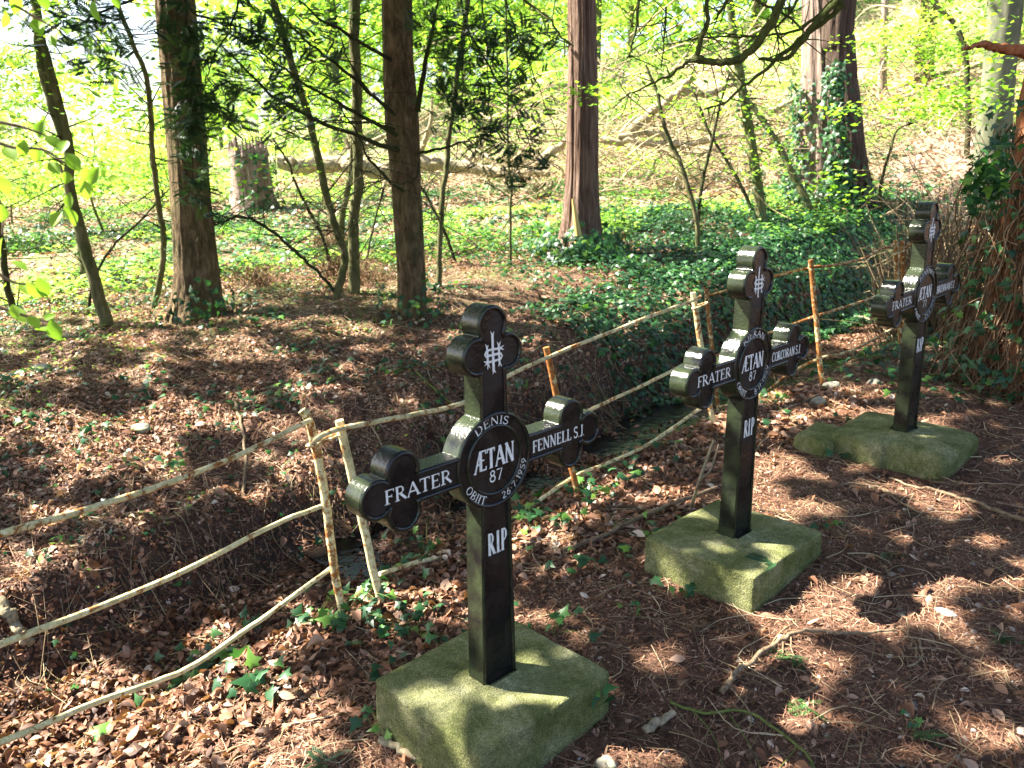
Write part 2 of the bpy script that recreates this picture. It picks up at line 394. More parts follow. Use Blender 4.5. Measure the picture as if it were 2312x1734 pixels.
def contour(f, lo, hi, step, level=0.):
    xs = np.arange(lo[0], hi[0], step); zs = np.arange(lo[1], hi[1], step)
    X, Z = np.meshgrid(xs, zs); D = f(X, Z)-level; pts = {}; adj = {}
    def ep(a, b):
        k = (a, b) if a < b else (b, a)
        if k not in pts:
            d0, d1 = D[a], D[b]; t = d0/(d0-d1); pts[k] = (xs[a[1]]*(1-t)+xs[b[1]]*t, zs[a[0]]*(1-t)+zs[b[0]]*t)
            if a > b: pass
        return k
    ins = D < 0
    cells = np.argwhere((ins[:-1, :-1] != ins[1:, 1:]) | (ins[1:, :-1] != ins[:-1, 1:]) | (ins[:-1, :-1] != ins[1:, :-1]))
    for r, c in cells:
        r, c = int(r), int(c); q = [(r, c), (r, c+1), (r+1, c+1), (r+1, c)]
        e = [(q[k], q[(k+1) % 4]) for k in range(4) if ins[q[k]] != ins[q[(k+1) % 4]]]
        e = [ep(*(sorted(k))) for k in e]
        for k in range(0, len(e)-1, 2):
            adj.setdefault(e[k], []).append(e[k+1]); adj.setdefault(e[k+1], []).append(e[k])
    loops = []; seen = set()
    for k0 in adj:
        if k0 in seen: continue
        lp = [k0]; seen.add(k0); cur = k0
        while True:
            nx_ = [a for a in adj[cur] if a not in seen]
            if not nx_: break
            cur = nx_[0]; seen.add(cur); lp.append(cur)
        loops.append(np.array([pts[k] for k in lp]))
    loops.sort(key=len); L = loops[-1]
    area = .5*np.sum(L[:, 0]*np.roll(L[:, 1], -1)-L[:, 1]*np.roll(L[:, 0], -1))
    return L if area > 0 else L[::-1]
OUT = contour(sdf, (-.50, -.08), (.50, 1.2), .0032)
RIM = contour(sdf, (-.50, -.08), (.50, 1.2), .0032, -.0075)
TH = .066
def closed_tube(mb, L, r, y, n=8, rnd=0.):
    m = len(L); T = np.roll(L, -1, 0)-np.roll(L, 1, 0); T /= np.linalg.norm(T, axis=1, keepdims=True)+1e-12
    Nn = np.stack([T[:, 1], -T[:, 0]], -1); th = np.arange(n)/n*2*math.pi
    V = np.zeros((m, n, 3)); V[..., 0] = L[:, None, 0]+Nn[:, None, 0]*np.cos(th)*r; V[..., 2] = L[:, None, 1]+Nn[:, None, 1]*np.cos(th)*r
    V[..., 1] = y+np.sin(th)*r
    i = np.arange(m)[:, None]; i2 = (i+1) % m; j = np.arange(n)[None]; j2 = (j+1) % n
    mb.add(V.reshape(-1, 3), np.stack([i*n+j, i2*n+j, i2*n+j2, i*n+j2], -1).reshape(-1, 4), rnd)
def ring(mb, r, y, tr):
    th = np.arange(96)/96*2*math.pi; closed_tube(mb, np.stack([r*np.cos(th), HD+r*np.sin(th)], -1), tr, y)

def arc(cx, cy, rx, ry, a0, a1, n=12):
    a = np.radians(np.linspace(a0, a1, n)); return [(cx+rx*math.cos(t), cy+ry*math.sin(t)) for t in a]
Tk, tn, sf = .17, .09, .055
def srf(x, y, w=.16): return ([(x-w, y+(sf*.5 if y < .5 else -sf*.5)), (x+w, y+(sf*.5 if y < .5 else -sf*.5))], sf)
GL = {
 'A': (.86, [([(.08, 0), (.43, 1)], tn), ([(.41, 1), (.78, 0)], Tk), ([(.2, .34), (.66, .34)], tn), srf(.08, 0, .1), srf(.78, 0, .13)]),
 'B': (.72, [([(.16, 0), (.16, 1)], Tk), ([(.1, .97)]+arc(.36, .745, .22, .22, 90, -90)+[(.16, .525)], tn), ([(.16, .5)]+arc(.38, .27, .25, .24, 90, -90)+[(.1, .03)], tn*1.2), ([(.57, .85), (.58, .64)], .13), ([(.62, .4), (.62, .14)], .14)]),
 'C': (.78, [(arc(.45, .5, .36, .46, 50, 310, 20), .12), (arc(.42, .5, .33, .3, 140, 220, 6), .13), ([(.70, .98), (.70, .72)], .06), ([(.70, .28), (.66, .12)], .06)]),
 'D': (.84, [([(.17, 0), (.17, 1)], Tk), ([(.08, .97), (.36, .97)]+arc(.36, .5, .38, .465, 90, -90, 16)+[(.08, .035)], tn), (arc(.36, .5, .36, .3, 45, -45, 8), Tk*.8)]),
 'E': (.70, [([(.18, 0), (.18, 1)], Tk), ([(.07, .965), (.6, .965)], .07), ([(.2, .52), (.5, .52)], .07), ([(.07, .035), (.62, .035)], .07), ([(.6, 1), (.6, .8)], .06), ([(.62, 0), (.62, .2)], .06), ([(.5, .62), (.5, .42)], .05)]),
 'F': (.64, [([(.18, 0), (.18, 1)], Tk), ([(.07, .965), (.6, .965)], .07), ([(.2, .52), (.48, .52)], .07), ([(.6, 1), (.6, .8)], .06), ([(.48, .62), (.48, .42)], .05), srf(.18, 0)]),
 'I': (.36, [([(.18, 0), (.18, 1)], Tk), srf(.18, 0, .15), srf(.18, 1, .15)]),
 'J': (.46, [([(.32, 1), (.32, .2)]+arc(.18, .18, .14, .16, 0, -110, 7), .13), srf(.32, 1, .14), ([(.12, .1), (.13, .05)], .12)]),
 'K': (.80, [([(.17, 0), (.17, 1)], Tk), ([(.2, .42), (.66, 1)], tn), ([(.34, .6), (.72, 0)], Tk), srf(.17, 0), srf(.17, 1), srf(.66, 1, .1), srf(.72, 0, .1)]),
 'L': (.66, [([(.18, 0), (.18, 1)], Tk), ([(.07, .035), (.6, .035)], .07), ([(.6, 0), (.6, .24)], .06), srf(.18, 1)]),
 'N': (.88, [([(.16, 0), (.16, 1)], tn), ([(.14, 1), (.72, 0)], Tk), ([(.72, 0), (.72, 1)], tn), srf(.16, 0, .12), srf(.72, 1, .12), srf(.12, 1, .1)]),
 'O': (.84, [(arc(.42, .5, .33, .45, 0, 360, 28), .10), (arc(.42, .5, .33, .4, 150, 210, 8), .15), (arc(.42, .5, .33, .4, -30, 30, 8), .15)]),
 'P': (.68, [([(.18, 0), (.18, 1)], Tk), ([(.07, .965)]+arc(.36, .72, .22, .245, 90, -90)+[(.2, .475)], tn), ([(.58, .85), (.58, .6)], .13), srf(.18, 0)]),
 'R': (.78, [([(.18, 0), (.18, 1)], Tk), ([(.07, .965)]+arc(.36, .735, .2, .23, 90, -90)+[(.2, .505)], tn), ([(.56, .84), (.56, .62)], .13), ([(.36, .5), (.74, .02)], Tk), srf(.18, 0)]),
 'S': (.62, [(arc(.32, .74, .2, .22, 30, 250, 12)+arc(.32, .27, .22, .235, 70, -150, 12), .12), ([(.51, .98), (.51, .76)], .05), ([(.10, .26), (.10, .04)], .05)]),
 'T': (.72, [([(.36, 0), (.36, 1)], Tk), ([(.04, .96), (.68, .96)], .08), ([(.05, 1), (.05, .8)], .06), ([(.67, 1), (.67, .8)], .06), srf(.36, 0)]),
 'Æ': (1.1, [([(.06, -.06), (.52, 1)], tn), ([(.58, 0), (.58, 1)], Tk), ([(.46, .965), (1.0, .965)], .07), ([(.6, .52), (.88, .52)], .07), ([(.5, .035), (1.02, .035)], .07), ([(1.0, 1), (1.0, .8)], .06), ([(1.02, 0), (1.02, .2)], .06), ([(.26, .36), (.56, .36)], tn), srf(.06, -.04, .12)]),
 '.': (.22, [([(.08, .03), (.16, .03)], .1)]), '·': (.36, [([(.13, .45), (.23, .45)], .11)]), ' ': (.28, []),
 '1': (.42, [([(.24, 0), (.24, 1)], .13), ([(.08, .82), (.24, .98)], .07)]),
 '2': (.62, [(arc(.30, .74, .2, .22, 160, -35, 10)+[(.1, .05)], .11), ([(.08, .05), (.56, .05)], .11)]),
 '4': (.66, [([(.45, 0), (.45, 1), (.08, .3), (.62, .3)], .10)]),
 '5': (.62, [([(.52, .95), (.18, .95), (.15, .56)]+arc(.28, .30, .24, .26, 90, -150, 12), .11)]),
 '6': (.64, [([(.5, .97), (.2, .6)]+arc(.32, .29, .21, .25, 150, 510, 20), .11)]),
 '7': (.60, [([(.07, .94), (.54, .94), (.24, 0)], .12)]),
 '8': (.64, [(arc(.32, .75, .17, .2, 0, 360, 18), .11), (arc(.32, .28, .22, .25, 0, 360, 20), .12)]),
 '9': (.64, [([(.16, .03), (.44, .42)]+arc(.32, .71, .21, .25, -30, 330, 20), .11)]),
}
def ribbon(mb, pts, w, y):
    P = np.array(pts, float); T = np.gradient(P, axis=0) if len(P) > 2 else np.repeat((P[1]-P[0])[None], 2, 0)
    T /= np.linalg.norm(T, axis=1, keepdims=True)+1e-12; Nn = np.stack([-T[:, 1], T[:, 0]], -1)
    w = np.interp(np.linspace(0, 1, len(P)), np.linspace(0, 1, len(w)), w) if np.ndim(w) else np.full(len(P), w)
    A = P+Nn*w[:, None]/2; B = P-Nn*w[:, None]/2; n = len(P)
    V = np.zeros((2*n, 3)); V[:n, 0] = A[:, 0]; V[:n, 2] = A[:, 1]; V[n:, 0] = B[:, 0]; V[n:, 2] = B[:, 1]; V[:, 1] = y
    i = np.arange(n-1); mb.add(V, np.stack([i, i+n, i+n+1, i+1], -1), 0, False)
def put(mb, ch, fn, k=[0], wf=1.):
    for pts, wd in GL[ch][1]:
        k[0] = (k[0]+1) % 9
        P = [pts[0]]
        for q in pts[1:]: P.append(q)
        P2 = [fn(*q) for q in P]; sc = math.dist(fn(0, 0), fn(0, 1))
        ribbon(mb, P2, wd*sc*wf, -.0012-.00012*k[0])
def text(mb, s, x0, x1, z0, h, z1=None, sl=0., wf=1.):
    tot = sum(GL[c][0] for c in s); sx = (x1-x0)/tot; x = 0
    for c in s:
        zo = z0 if z1 is None else z0+(z1-z0)*x/tot
        put(mb, c, lambda a, b, X=x, Z=zo: (x0+(X+a)*sx+sl*b*h, Z+b*h), wf=wf); x += GL[c][0]
def text_arc(mb, s, R, a0, a1, h, bottom=False, wf=1.):
    tot = sum(GL[c][0] for c in s); x = 0
    for c in s:
        ac = math.radians(a0+(a1-a0)*(x+GL[c][0]/2)/tot); adv = GL[c][0]; x += adv
        sx = abs(math.radians(a1-a0))/tot*R*.96
        def fn(a, b, ac=ac, adv=adv):
            lx = (a-adv/2)*sx; lz = (b-.5)*h
            if bottom: rx, rz, tx, tz = math.cos(ac), math.sin(ac), -math.sin(ac), math.cos(ac); return (rx*(R-lz)+tx*lx, HD+rz*(R-lz)+tz*lx)
            rx, rz, tx, tz = math.cos(ac), math.sin(ac), math.sin(ac), -math.cos(ac); return (rx*(R+lz)+tx*lx, HD+rz*(R+lz)+tz*lx)
        put(mb, c, fn, wf=wf)
def monogram(mb):
    # traced from the painted IHS sign; units: crop pixels -> metres about the sign's centre
    k = .125/1230.; cx, cy = 815, 880
    ex = 1.32
    def q(x, y): return ((x-cx)*k*ex, 1.02-((y-cy) + .22*(x-cx))*k)
    n = [0]
    def st(pts, w):
        n[0] += 1; ribbon(mb, [q(*p) for p in pts], [a*k*1.15 for a in w], -.0012-.0001*n[0])
    st([(815, 380), (818, 750), (830, 1400)], [80, 72, 85]); st([(820, 400), (762, 285)], [55, 12]); st([(822, 400), (858, 268)], [55, 12])
    st([(830, 1380), (800, 1490)], [55, 8]); st([(835, 1380), (885, 1450)], [50, 8])
    st([(650, 720), (665, 1000), (665, 1230)], [60, 66, 62]); st([(650, 740), (610, 640)], [50, 10]); st([(655, 740), (690, 655)], [45, 10])
    st([(668, 1220), (655, 1360)], [50, 8]); st([(672, 1210), (730, 1310)], [48, 8])
    st([(985, 620), (985, 900), (995, 1160)], [66, 66, 60]); st([(985, 680), (935, 570)], [50, 18]); st([(990, 660), (1038, 540)], [50, 8])
    st([(990, 1150), (968, 1265)], [48, 28]); st([(998, 1150), (1050, 1265)], [44, 20])
    st([(1060, 745), (940, 758), (700, 800), (620, 850), (580, 930), (610, 990), (700, 960), (940, 905), (1040, 900), (1070, 960), (1030, 1040), (900, 1090), (700, 1140), (600, 1150)], [50, 58, 56, 52, 56, 56, 60, 60, 54, 52, 54, 56, 58, 54])
    st([(1020, 740), (1125, 660)], [50, 8]); st([(1040, 750), (1122, 790)], [46, 10]); st([(620, 1140), (545, 1130)], [44, 20]); st([(640, 1160), (560, 1250)], [46, 10])

m, nt, out = mat("black_gloss_paint"); M_BLACK = m; v = texco(nt)
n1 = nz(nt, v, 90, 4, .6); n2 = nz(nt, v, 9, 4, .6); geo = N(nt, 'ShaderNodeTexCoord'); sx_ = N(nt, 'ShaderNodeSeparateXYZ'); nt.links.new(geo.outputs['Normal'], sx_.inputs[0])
front = math_(nt, 'GREATER_THAN', math_(nt, 'MULTIPLY', sx_.outputs[1], -1), .9)
rust = ramp(nt, n2, [(.42, (0, 0, 0)), (.66, (1, 1, 1))])
c = mixc(nt, math_(nt, 'MULTIPLY', math_(nt, 'MULTIPLY', front, rust), .85), (.006, .0065, .007), mixc(nt, n1, (.006, .003, .002), (.020, .011, .008)))
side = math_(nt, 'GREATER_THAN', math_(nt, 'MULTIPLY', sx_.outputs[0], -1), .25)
alg_refl = ramp(nt, nz(nt, v, 7, 4, .6), [(.36, (0, 0, 0)), (.60, (1, 1, 1))])
c = mixc(nt, math_(nt, 'MULTIPLY', math_(nt, 'MULTIPLY', side, alg_refl), .38), c, mixc(nt, n1, (.028, .05, .018), (.095, .125, .055)))  # algae film on left sides, its green also paints in reflected greenery
p = pbsdf(nt, out, c, math_(nt, 'ADD', .17, math_(nt, 'MULTIPLY', math_(nt, 'MULTIPLY', front, rust), .45)), bump(nt, n1, .5, .003), .45, .05)
m, nt, out = mat("white_sign_paint"); M_WHITE = m; n1 = nz(nt, texco(nt), 60, 4)
pbsdf(nt, out, ramp(nt, n1, [(.3, (.60, .60, .56)), (.7, (.86, .86, .83))]), .5)
m, nt, out = mat("mossy_concrete"); M_PLINTH = m; v = texco(nt)
n1 = nz(nt, v, 5, 6, .65); n2 = nz(nt, v, 45, 5, .7); n3 = nz(nt, v, 160, 3, .7)
c = ramp(nt, n1, [(.3, (.075, .095, .028)), (.45, (.155, .17, .07)), (.58, (.235, .24, .13)), (.72, (.37, .37, .26))])
c = mixc(nt, .7, c, ramp(nt, n2, [(.3, (.45, .5, .4)), (.7, (1.35, 1.3, 1.2))]), 'MULTIPLY')
c = mixc(nt, .8, c, ramp(nt, nz(nt, v, 260, 2, .5), [(.35, (.45, .45, .42)), (.5, (.95, .95, .95)), (.68, (1.7, 1.65, 1.5))]), 'MULTIPLY')
lich = ramp(nt, nz(nt, v, 16, 5, .7), [(.66, (0, 0, 0)), (.74, (1, 1, 1))])
c = mixc(nt, math_(nt, 'MULTIPLY', lich, .45), c, (.30, .36, .27))
pbsdf(nt, out, c, .95, bump(nt, mixc(nt, .5, n2, n3), 1., .02), .15)

def rounded_block(mb, dims, cen, r=.02, n=44, seed=0, amp=.004, warp=0.):
    dims = np.array(dims)/2; t = np.linspace(-1, 1, n)
    A, B = np.meshgrid(t, t); i = np.arange(n-1)[:, None]*n; j = np.arange(n-1)[None]
    F = np.stack([i+j, i+j+1, i+n+j+1, i+n+j], -1).reshape(-1, 4)
    for ax in range(3):
        for s in (-1, 1):
            V = np.zeros((n*n, 3)); V[:, ax] = s; V[:, (ax+1) % 3] = A.ravel(); V[:, (ax+2) % 3] = B.ravel()
            V = V*dims; inner = np.clip(V, -(dims-r), dims-r); d = V-inner; L = np.linalg.norm(d, axis=1, keepdims=True)
            V = inner+d/np.maximum(L, 1e-9)*np.minimum(r, L)
            nn = V/np.linalg.norm(V, axis=1, keepdims=True)
            k = noise(V[:, 0]*22, V[:, 1]*22, V[:, 2]*22, seed)*amp*.6+noise(V[:, 0]*7, V[:, 1]*7, V[:, 2]*7, seed+1)*amp*1.6+noise(V[:, 0]*60, V[:, 1]*60, V[:, 2]*60, seed+2)*amp*.35
            V = V+nn*k[:, None]
            if warp:
                V[:, 2] -= warp*((V[:, 0]/dims[0])**4+(V[:, 1]/dims[1])**4)*(V[:, 2] > -dims[2]*.5)
                V[:, :2] *= (1+.10*noise(np.arctan2(V[:, 1], V[:, 0])[:, None]*1.2, seed, 0, seed+5)) if True else 1
            mb.add(V+np.array(cen), F if s > 0 else F[:, ::-1], 0)
def merge(o, d=.0008):
    b = bmesh.new(); b.from_mesh(o.data); bmesh.ops.remove_doubles(b, verts=b.verts, dist=d); bmesh.ops.recalc_face_normals(b, faces=b.faces); b.to_mesh(o.data); b.free()

core = MB(); m_ = len(OUT)
V = np.zeros((m_, 3)); V[:, 0] = OUT[:, 0]; V[:, 2] = OUT[:, 1]
core.add(V, np.arange(m_)[None], 0, False)
Vb = V.copy(); Vb[:, 1] = TH; core.add(Vb, np.arange(m_)[::-1][None], 0, False)
i = np.arange(m_); i2 = (i+1) % m_; core.add(np.vstack([V, Vb]), np.stack([i, i+m_, i2+m_, i2], -1), 0, True)
closed_tube(core, RIM, .0068, .0, 8); ring(core, .139, 0., .0066); ring(core, .103, 0., .0062)
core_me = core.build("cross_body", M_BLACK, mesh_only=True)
NAMES = [dict(top='DENIS', ta=(128, 62), right='FENNELL S.J.', age='87', date='26·7·1959', rx=(.153, .392)),
         dict(top='KIERAN', ta=(133, 50), right='CORCORAN S.J.', age='87', date='8·11·1959', rx=(.150, .395)),
         dict(top='JOANNES', ta=(140, 45), right='BRENNAN S.J.', age='77', date='24·2·1947', rx=(.150, .392))]
LAB = ["nearest black iron memorial cross on a deep square mossy plinth",
       "middle black memorial cross with a green yew sprig lying on its mossy plinth",
       "farthest black memorial cross on a low rounded mossy slab beside the ivy covered trunk"]
PL = [(.559, .503, .177), (.562, .508, .150), (.50, .60, .125)]
for k, (x, y, z, yaw) in enumerate(CROSS):
    r_ = root("memorial_cross", (x, y, z), LAB[k], "memorial cross", "black memorial crosses in a row along the fence", True)
    r_.rotation_euler = (0, math.atan(LEAN[k]), math.radians(yaw))
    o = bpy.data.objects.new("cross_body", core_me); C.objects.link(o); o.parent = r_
    q = NAMES[k]; mb = MB(); h = .040
    text(mb, 'FRATER', -.392, -.165, HD-.020, .040); text(mb, q['right'], *q['rx'], HD-.019, .038)
    text_arc(mb, q['top'], .121, *q['ta'], .025, wf=.95); text_arc(mb, 'OBIIT', .121, 207, 251, .025, True, wf=.95); text_arc(mb, q['date'], .121, 281, 349, .022, True, wf=.95)
    text(mb, 'ÆTAN', -.082, .078, HD-.020, .062); text(mb, q['age'], -.026, .028, HD-.064, .036)
    mb.build("name_lettering", M_WHITE, r_)
    mb = MB(); text(mb, 'R.I.P', -.036, .040, .405, .072, wf=.8); mb.build("rip_lettering", M_WHITE, r_)
    mb = MB(); monogram(mb); mb.build("monogram", M_WHITE, r_)
    mb = MB(); px, py, ph = PL[k]
    rounded_block(mb, (px, py, ph+.07), (0, TH/2, -.030-(ph+.07)/2), (.012, .014, .04)[k], 60, 40+k, (.0026, .003, .006)[k], (0, 0, .012)[k])
    # low mortar fillet round the foot of the shaft
    th = np.arange(40)/40*2*math.pi; rr = np.array([.060, .072, .088, .105, .14]); hh = np.array([-.016, -.021, -.027, -.031, -.040])
    sq = 1/np.maximum(np.abs(np.cos(th)), np.abs(np.sin(th)))**.7
    VV_ = np.stack([rr[:, None]*sq*np.cos(th)*1.08, TH/2+rr[:, None]*sq*np.sin(th)*.95, np.repeat(hh[:, None], 40, 1)], -1)
    VV_[..., 2] += .002*noise(VV_[..., 0]*40, VV_[..., 1]*40, 0, 3)
    i = np.arange(4)[:, None]*40; j = np.arange(40)[None]; j2 = (j+1) % 40
    mb.add(VV_.reshape(-1, 3), np.stack([i+j, i+40+j, i+40+j2, i+j2], -1).reshape(-1, 4))
    if k == 2: rounded_block(mb, (.30, .22, .12), (-.17, .40, -.125), .04, 24, 77, .006, .01)
    pl = mb.build("plinth", M_PLINTH, r_); merge(pl)
    r_.location.z += 0

# ------------------------------------------------------------------ fence
m, nt, out = mat("flaking_white_paint_on_iron"); M_FENCE = m; v = texco(nt)
n1 = nz(nt, v, 22, 6, .75, .5); n2 = nz(nt, v, 60, 4, .7)
msk = ramp(nt, math_(nt, 'ADD', n1, math_(nt, 'MULTIPLY', attr(nt), .22)), [(.56, (0, 0, 0)), (.62, (1, 1, 1))])
pa = ramp(nt, n2, [(.3, (.46, .39, .16)), (.7, (.80, .72, .44))])
ru = ramp(nt, n2, [(.3, (.10, .035, .012)), (.6, (.36, .14, .03)), (.8, (.55, .28, .06))])
c = mixc(nt, msk, pa, ru); gr_ = ramp(nt, nz(nt, v, 9, 3), [(.55, (0, 0, 0)), (.7, (1, 1, 1))])
c = mixc(nt, math_(nt, 'MULTIPLY', gr_, .55), c, (.15, .16, .08))
pbsdf(nt, out, c, .8, bump(nt, n1, .7, .006), .25)
def solve_post(top, bot):
    B = at(*bot); D = math.hypot(B[0], B[1]); Tt = at_d(top[0], top[1], D); return B, Tt
POSTS = dict(A=((658, 888), (738, 1318)), B1=((733, 908), (822, 1300)), B2=((1180, 750), (1248, 1070)), B3=((1497, 632), (1540, 920)),
             C1=((1525, 625), (1552, 890)), C2=((1751, 561), (1776, 833)), C3=((1934, 519), (1945, 745)), D1=((1949, 520), (1957, 740)), D2=((2027, 502), (2060, 705)))
PP = {k: solve_post(*v_) for k, v_ in POSTS.items()}
def dist_at(px, keys):
    xs = [POSTS[k][0][0]*.5+POSTS[k][1][0]*.5 for k in keys]; ds = [math.hypot(PP[k][0][0], PP[k][0][1]) for k in keys]
    # interpolate along a straight ground line (1/d is linear in screen x)
    inv = np.interp(px, xs, [1/d for d in ds])
    if px < xs[0] and len(xs) > 1: inv = 1/ds[0]+(px-xs[0])*(1/ds[1]-1/ds[0])/(xs[1]-xs[0])
    if px > xs[-1] and len(xs) > 1: inv = 1/ds[-1]+(px-xs[-1])*(1/ds[-1]-1/ds[-2])/(xs[-1]-xs[-2])
    return 1/inv
def rail(mb, pts, keys, r=.0100, rnd=.3):
    P = [at_d(px, py, dist_at(px, keys)) for px, py in pts]
    tube(mb, P, r, 8, 8, rnd, True, .12, 2, wig=.0018)
    return P
def post(mb, k, r=.0162, rnd=.5, bend=None):
    B, Tt = PP[k]; d = (Tt-B); B2 = B-d*.12
    P = [B2, B, B+d*.33, B+d*.66, Tt] if bend is None else [B2]+bend
    n = 10; tube(mb, P, r, n, 6, rnd, True, .10, 2, wig=.003)
FENCE_GROUP = "rusty white iron fence panels along the ditch"
def panel(keys, label, posts, rails, ext=None):
    B = PP[posts[0]][0]; r_ = root("fence_panel", tuple(B), label, "iron fence", FENCE_GROUP)
    for p_ in posts:
        mb = MB(); bend = None
        if p_ == 'A': D = math.hypot(B[0], B[1]); bend = [at_d(x, y, D) for x, y in ((738, 1318), (718, 1200), (702, 1070), (682, 965), (667, 905), (652, 886))]
        post(mb, p_, bend=bend, rnd={'A': .35, 'B1': 0, 'B2': .75, 'B3': .25, 'C1': .6, 'C2': .6, 'C3': .5, 'D1': .7, 'D2': .6}[p_]); mb.build("post", M_FENCE, r_)
    for rr in rails:
        mb = MB(); rail(mb, rr[0], keys, rnd=rr[1]); mb.build("rail", M_FENCE, r_)
    return r_
panel(['A', 'B2'], "leftmost white iron fence panel with three long rails ending at a bent post", ['A'],
      [([(-260, 1235), (0, 1155), (300, 1065), (500, 990), (650, 917), (672, 908)], .2), ([(-300, 1510), (0, 1393), (350, 1255), (600, 1130), (696, 1093)], .1),
       ([(-240, 1690), (0, 1605), (200, 1520), (330, 1475), (430, 1430), (560, 1340), (715, 1228)], .0)])
panel(['B1', 'B2', 'B3'], "fence panel behind the nearest cross, from a leaning cream post to the paired posts", ['B1', 'B2', 'B3'],
      [([(673, 962), (690, 945), (740, 925), (880, 898), (1005, 868), (1090, 815), (1200, 765), (1330, 713), (1440, 670), (1500, 648), (1512, 642)], .2),
       ([(775, 1105), (900, 1050), (1100, 960), (1275, 885), (1460, 797), (1512, 765)], .3),
       ([(820, 1240), (900, 1215), (1005, 1190), (1105, 1123), (1233, 1034), (1300, 1005), (1400, 960), (1507, 886), (1536, 868)], .2)])
panel(['C1', 'C2', 'C3'], "fence panel with a rusty middle post between the second and third crosses", ['C1', 'C2', 'C3'],
      [([(1527, 640), (1600, 618), (1660, 600), (1750, 578), (1800, 573), (1860, 560), (1900, 540), (1938, 528)], .6),
       ([(1540, 772), (1661, 720), (1755, 685), (1830, 662), (1893, 640), (1940, 622)], .5),
       ([(1552, 880), (1636, 857), (1702, 809), (1769, 775), (1836, 759), (1888, 733), (1942, 702)], .5)])
panel(['D1', 'D2'], "farthest fence panel running behind the third cross into the ivy", ['D1', 'D2'],
      [([(1950, 536), (1972, 528), (2033, 508), (2100, 492), (2180, 478)], .7), ([(1952, 640), (2000, 610), (2064, 586), (2100, 571), (2200, 540)], .7), ([(1945, 712), (1975, 692), (2050, 652), (2110, 625), (2200, 600)], .6)])
def wire(mb, cpx, cpy, key, w=.05):
    D = math.hypot(PP[key][0][0], PP[key][0][1]); c0 = at_d(cpx, cpy, D); th = np.linspace(0, 2*math.pi, 15)
    P = [c0+np.array([w*math.cos(t)*.8, .026*math.sin(t)+w*math.cos(t)*.4, .012*math.cos(t)]) for t in th]
    tube(mb, P, .0055, 6, 3, .3, False)
for cpx, cpy, key, lab in ((700, 950, 'A', "bent iron loop tying the two leaning left posts together"), (1512, 660, 'B3', "iron loop hooked round the paired posts left of the second cross"), (1942, 545, 'C3', "iron loop round the paired posts left of the third cross")):
    mb = MB(); wire(mb, cpx, cpy, key, .075 if key == 'A' else .06); D = math.hypot(PP[key][0][0], PP[key][0][1])
    tag(mb.build("tie_loop", M_FENCE, loc=at_d(cpx, cpy, D)), lab, "iron loop", "iron loops tying fence posts")

# ------------------------------------------------------------------ trees
def c(img, x, y):
    o = {5: (0, 0, 2.0742), 6: (500, 0, 2.2419), 7: (1180, 0, 2.5927), 8: (1780, 0, 2.9624)}[img]
    return ((o[0]+x/o[2])/KD, (o[1]+y/o[2])/KD)
def yewfol(mb, spine, n, spread, size=.10, droop=.6, lo=.0, hi=1.):
    n = int(n*.95)
    P = smooth_path(spine, 8); t = rng.random(n); idx = (t*(len(P)-1)).astype(int); pos = P[idx]+rng.normal(size=(n, 3))*spread
    pos[:, 2] -= np.abs(rng.normal(size=n))*spread*droop
    nr = rnormal(n, .6, .8)
    scatter(mb, *YEW, pos, nr, rng.random(n)*6.28, size*(.6+.8*rng.random(n)), lo+(hi-lo)*rng.random(n), False)
def ivyon(mb, P, rad, n, lo=0., hi=1., h=(0, 1), side=None, size=.06, spread=.03):
    P = smooth_path(P, 10); t = h[0]+(h[1]-h[0])*rng.random(n)**1.3; idx = np.clip((t*(len(P)-1)).astype(int), 0, len(P)-1)
    a = rng.random(n)*6.283 if side is None else rng.normal(side[0], side[1], n)
    r = np.interp(t, np.linspace(0, 1, len(rad)), rad)+.01+np.abs(rng.normal(size=n))*spread
    d = np.stack([np.cos(a), np.sin(a), np.zeros(n)], -1); pos = P[idx]+d*r[:, None]; pos[:, 2] += rng.normal(size=n)*.05
    nr = jitter(d+np.array([0, 0, .35]), .35)
    scatter(mb, *IVY, pos, nr, -1.57+rng.normal(size=n)*.8, size*(.6+.7*rng.random(n)), lo+(hi-lo)*rng.random(n)**1.6)
CANOPY = {}
def big_tree(name, pts, rads, D_or_base, label, bk, flare=(1.2, .25), ridges=4, seed=1, n=40, top=5.5, cat="tree", sm=14):
    """pts: picture points base->top; the trunk goes on above the picture"""
    B = at(*pts[0]); D = math.hypot(B[0], B[1])
    P = [B-np.array([0, 0, .25])]+[B]+[at_d(x, y, D) for x, y in pts[1:]]
    d = P[-1]-P[-2]; d /= np.linalg.norm(d); P.append(P[-1]+d*top*.5); P.append(P[-1]+np.array([d[0]*.5, d[1]*.5, 1])*top*.5)
    R = [r*KD/FPX*D/2*1.0 for r in rads]; R = [R[0]]+R+[R[-1]*.8, R[-1]*.25]
    # radii live at control points: resample them on the path
    r_ = root(name, tuple(B), label, cat)
    mb = MB(); Ps = smooth_path(P, sm); Rs = np.interp(np.arange(len(Ps))/sm, np.arange(len(P)), R)
    tube(mb, Ps, Rs, n, 0, .5, True, 0, 3, seed, flare=flare, ridges=ridges); mb.build("trunk", bk, r_)
    return r_, B, D, P, R

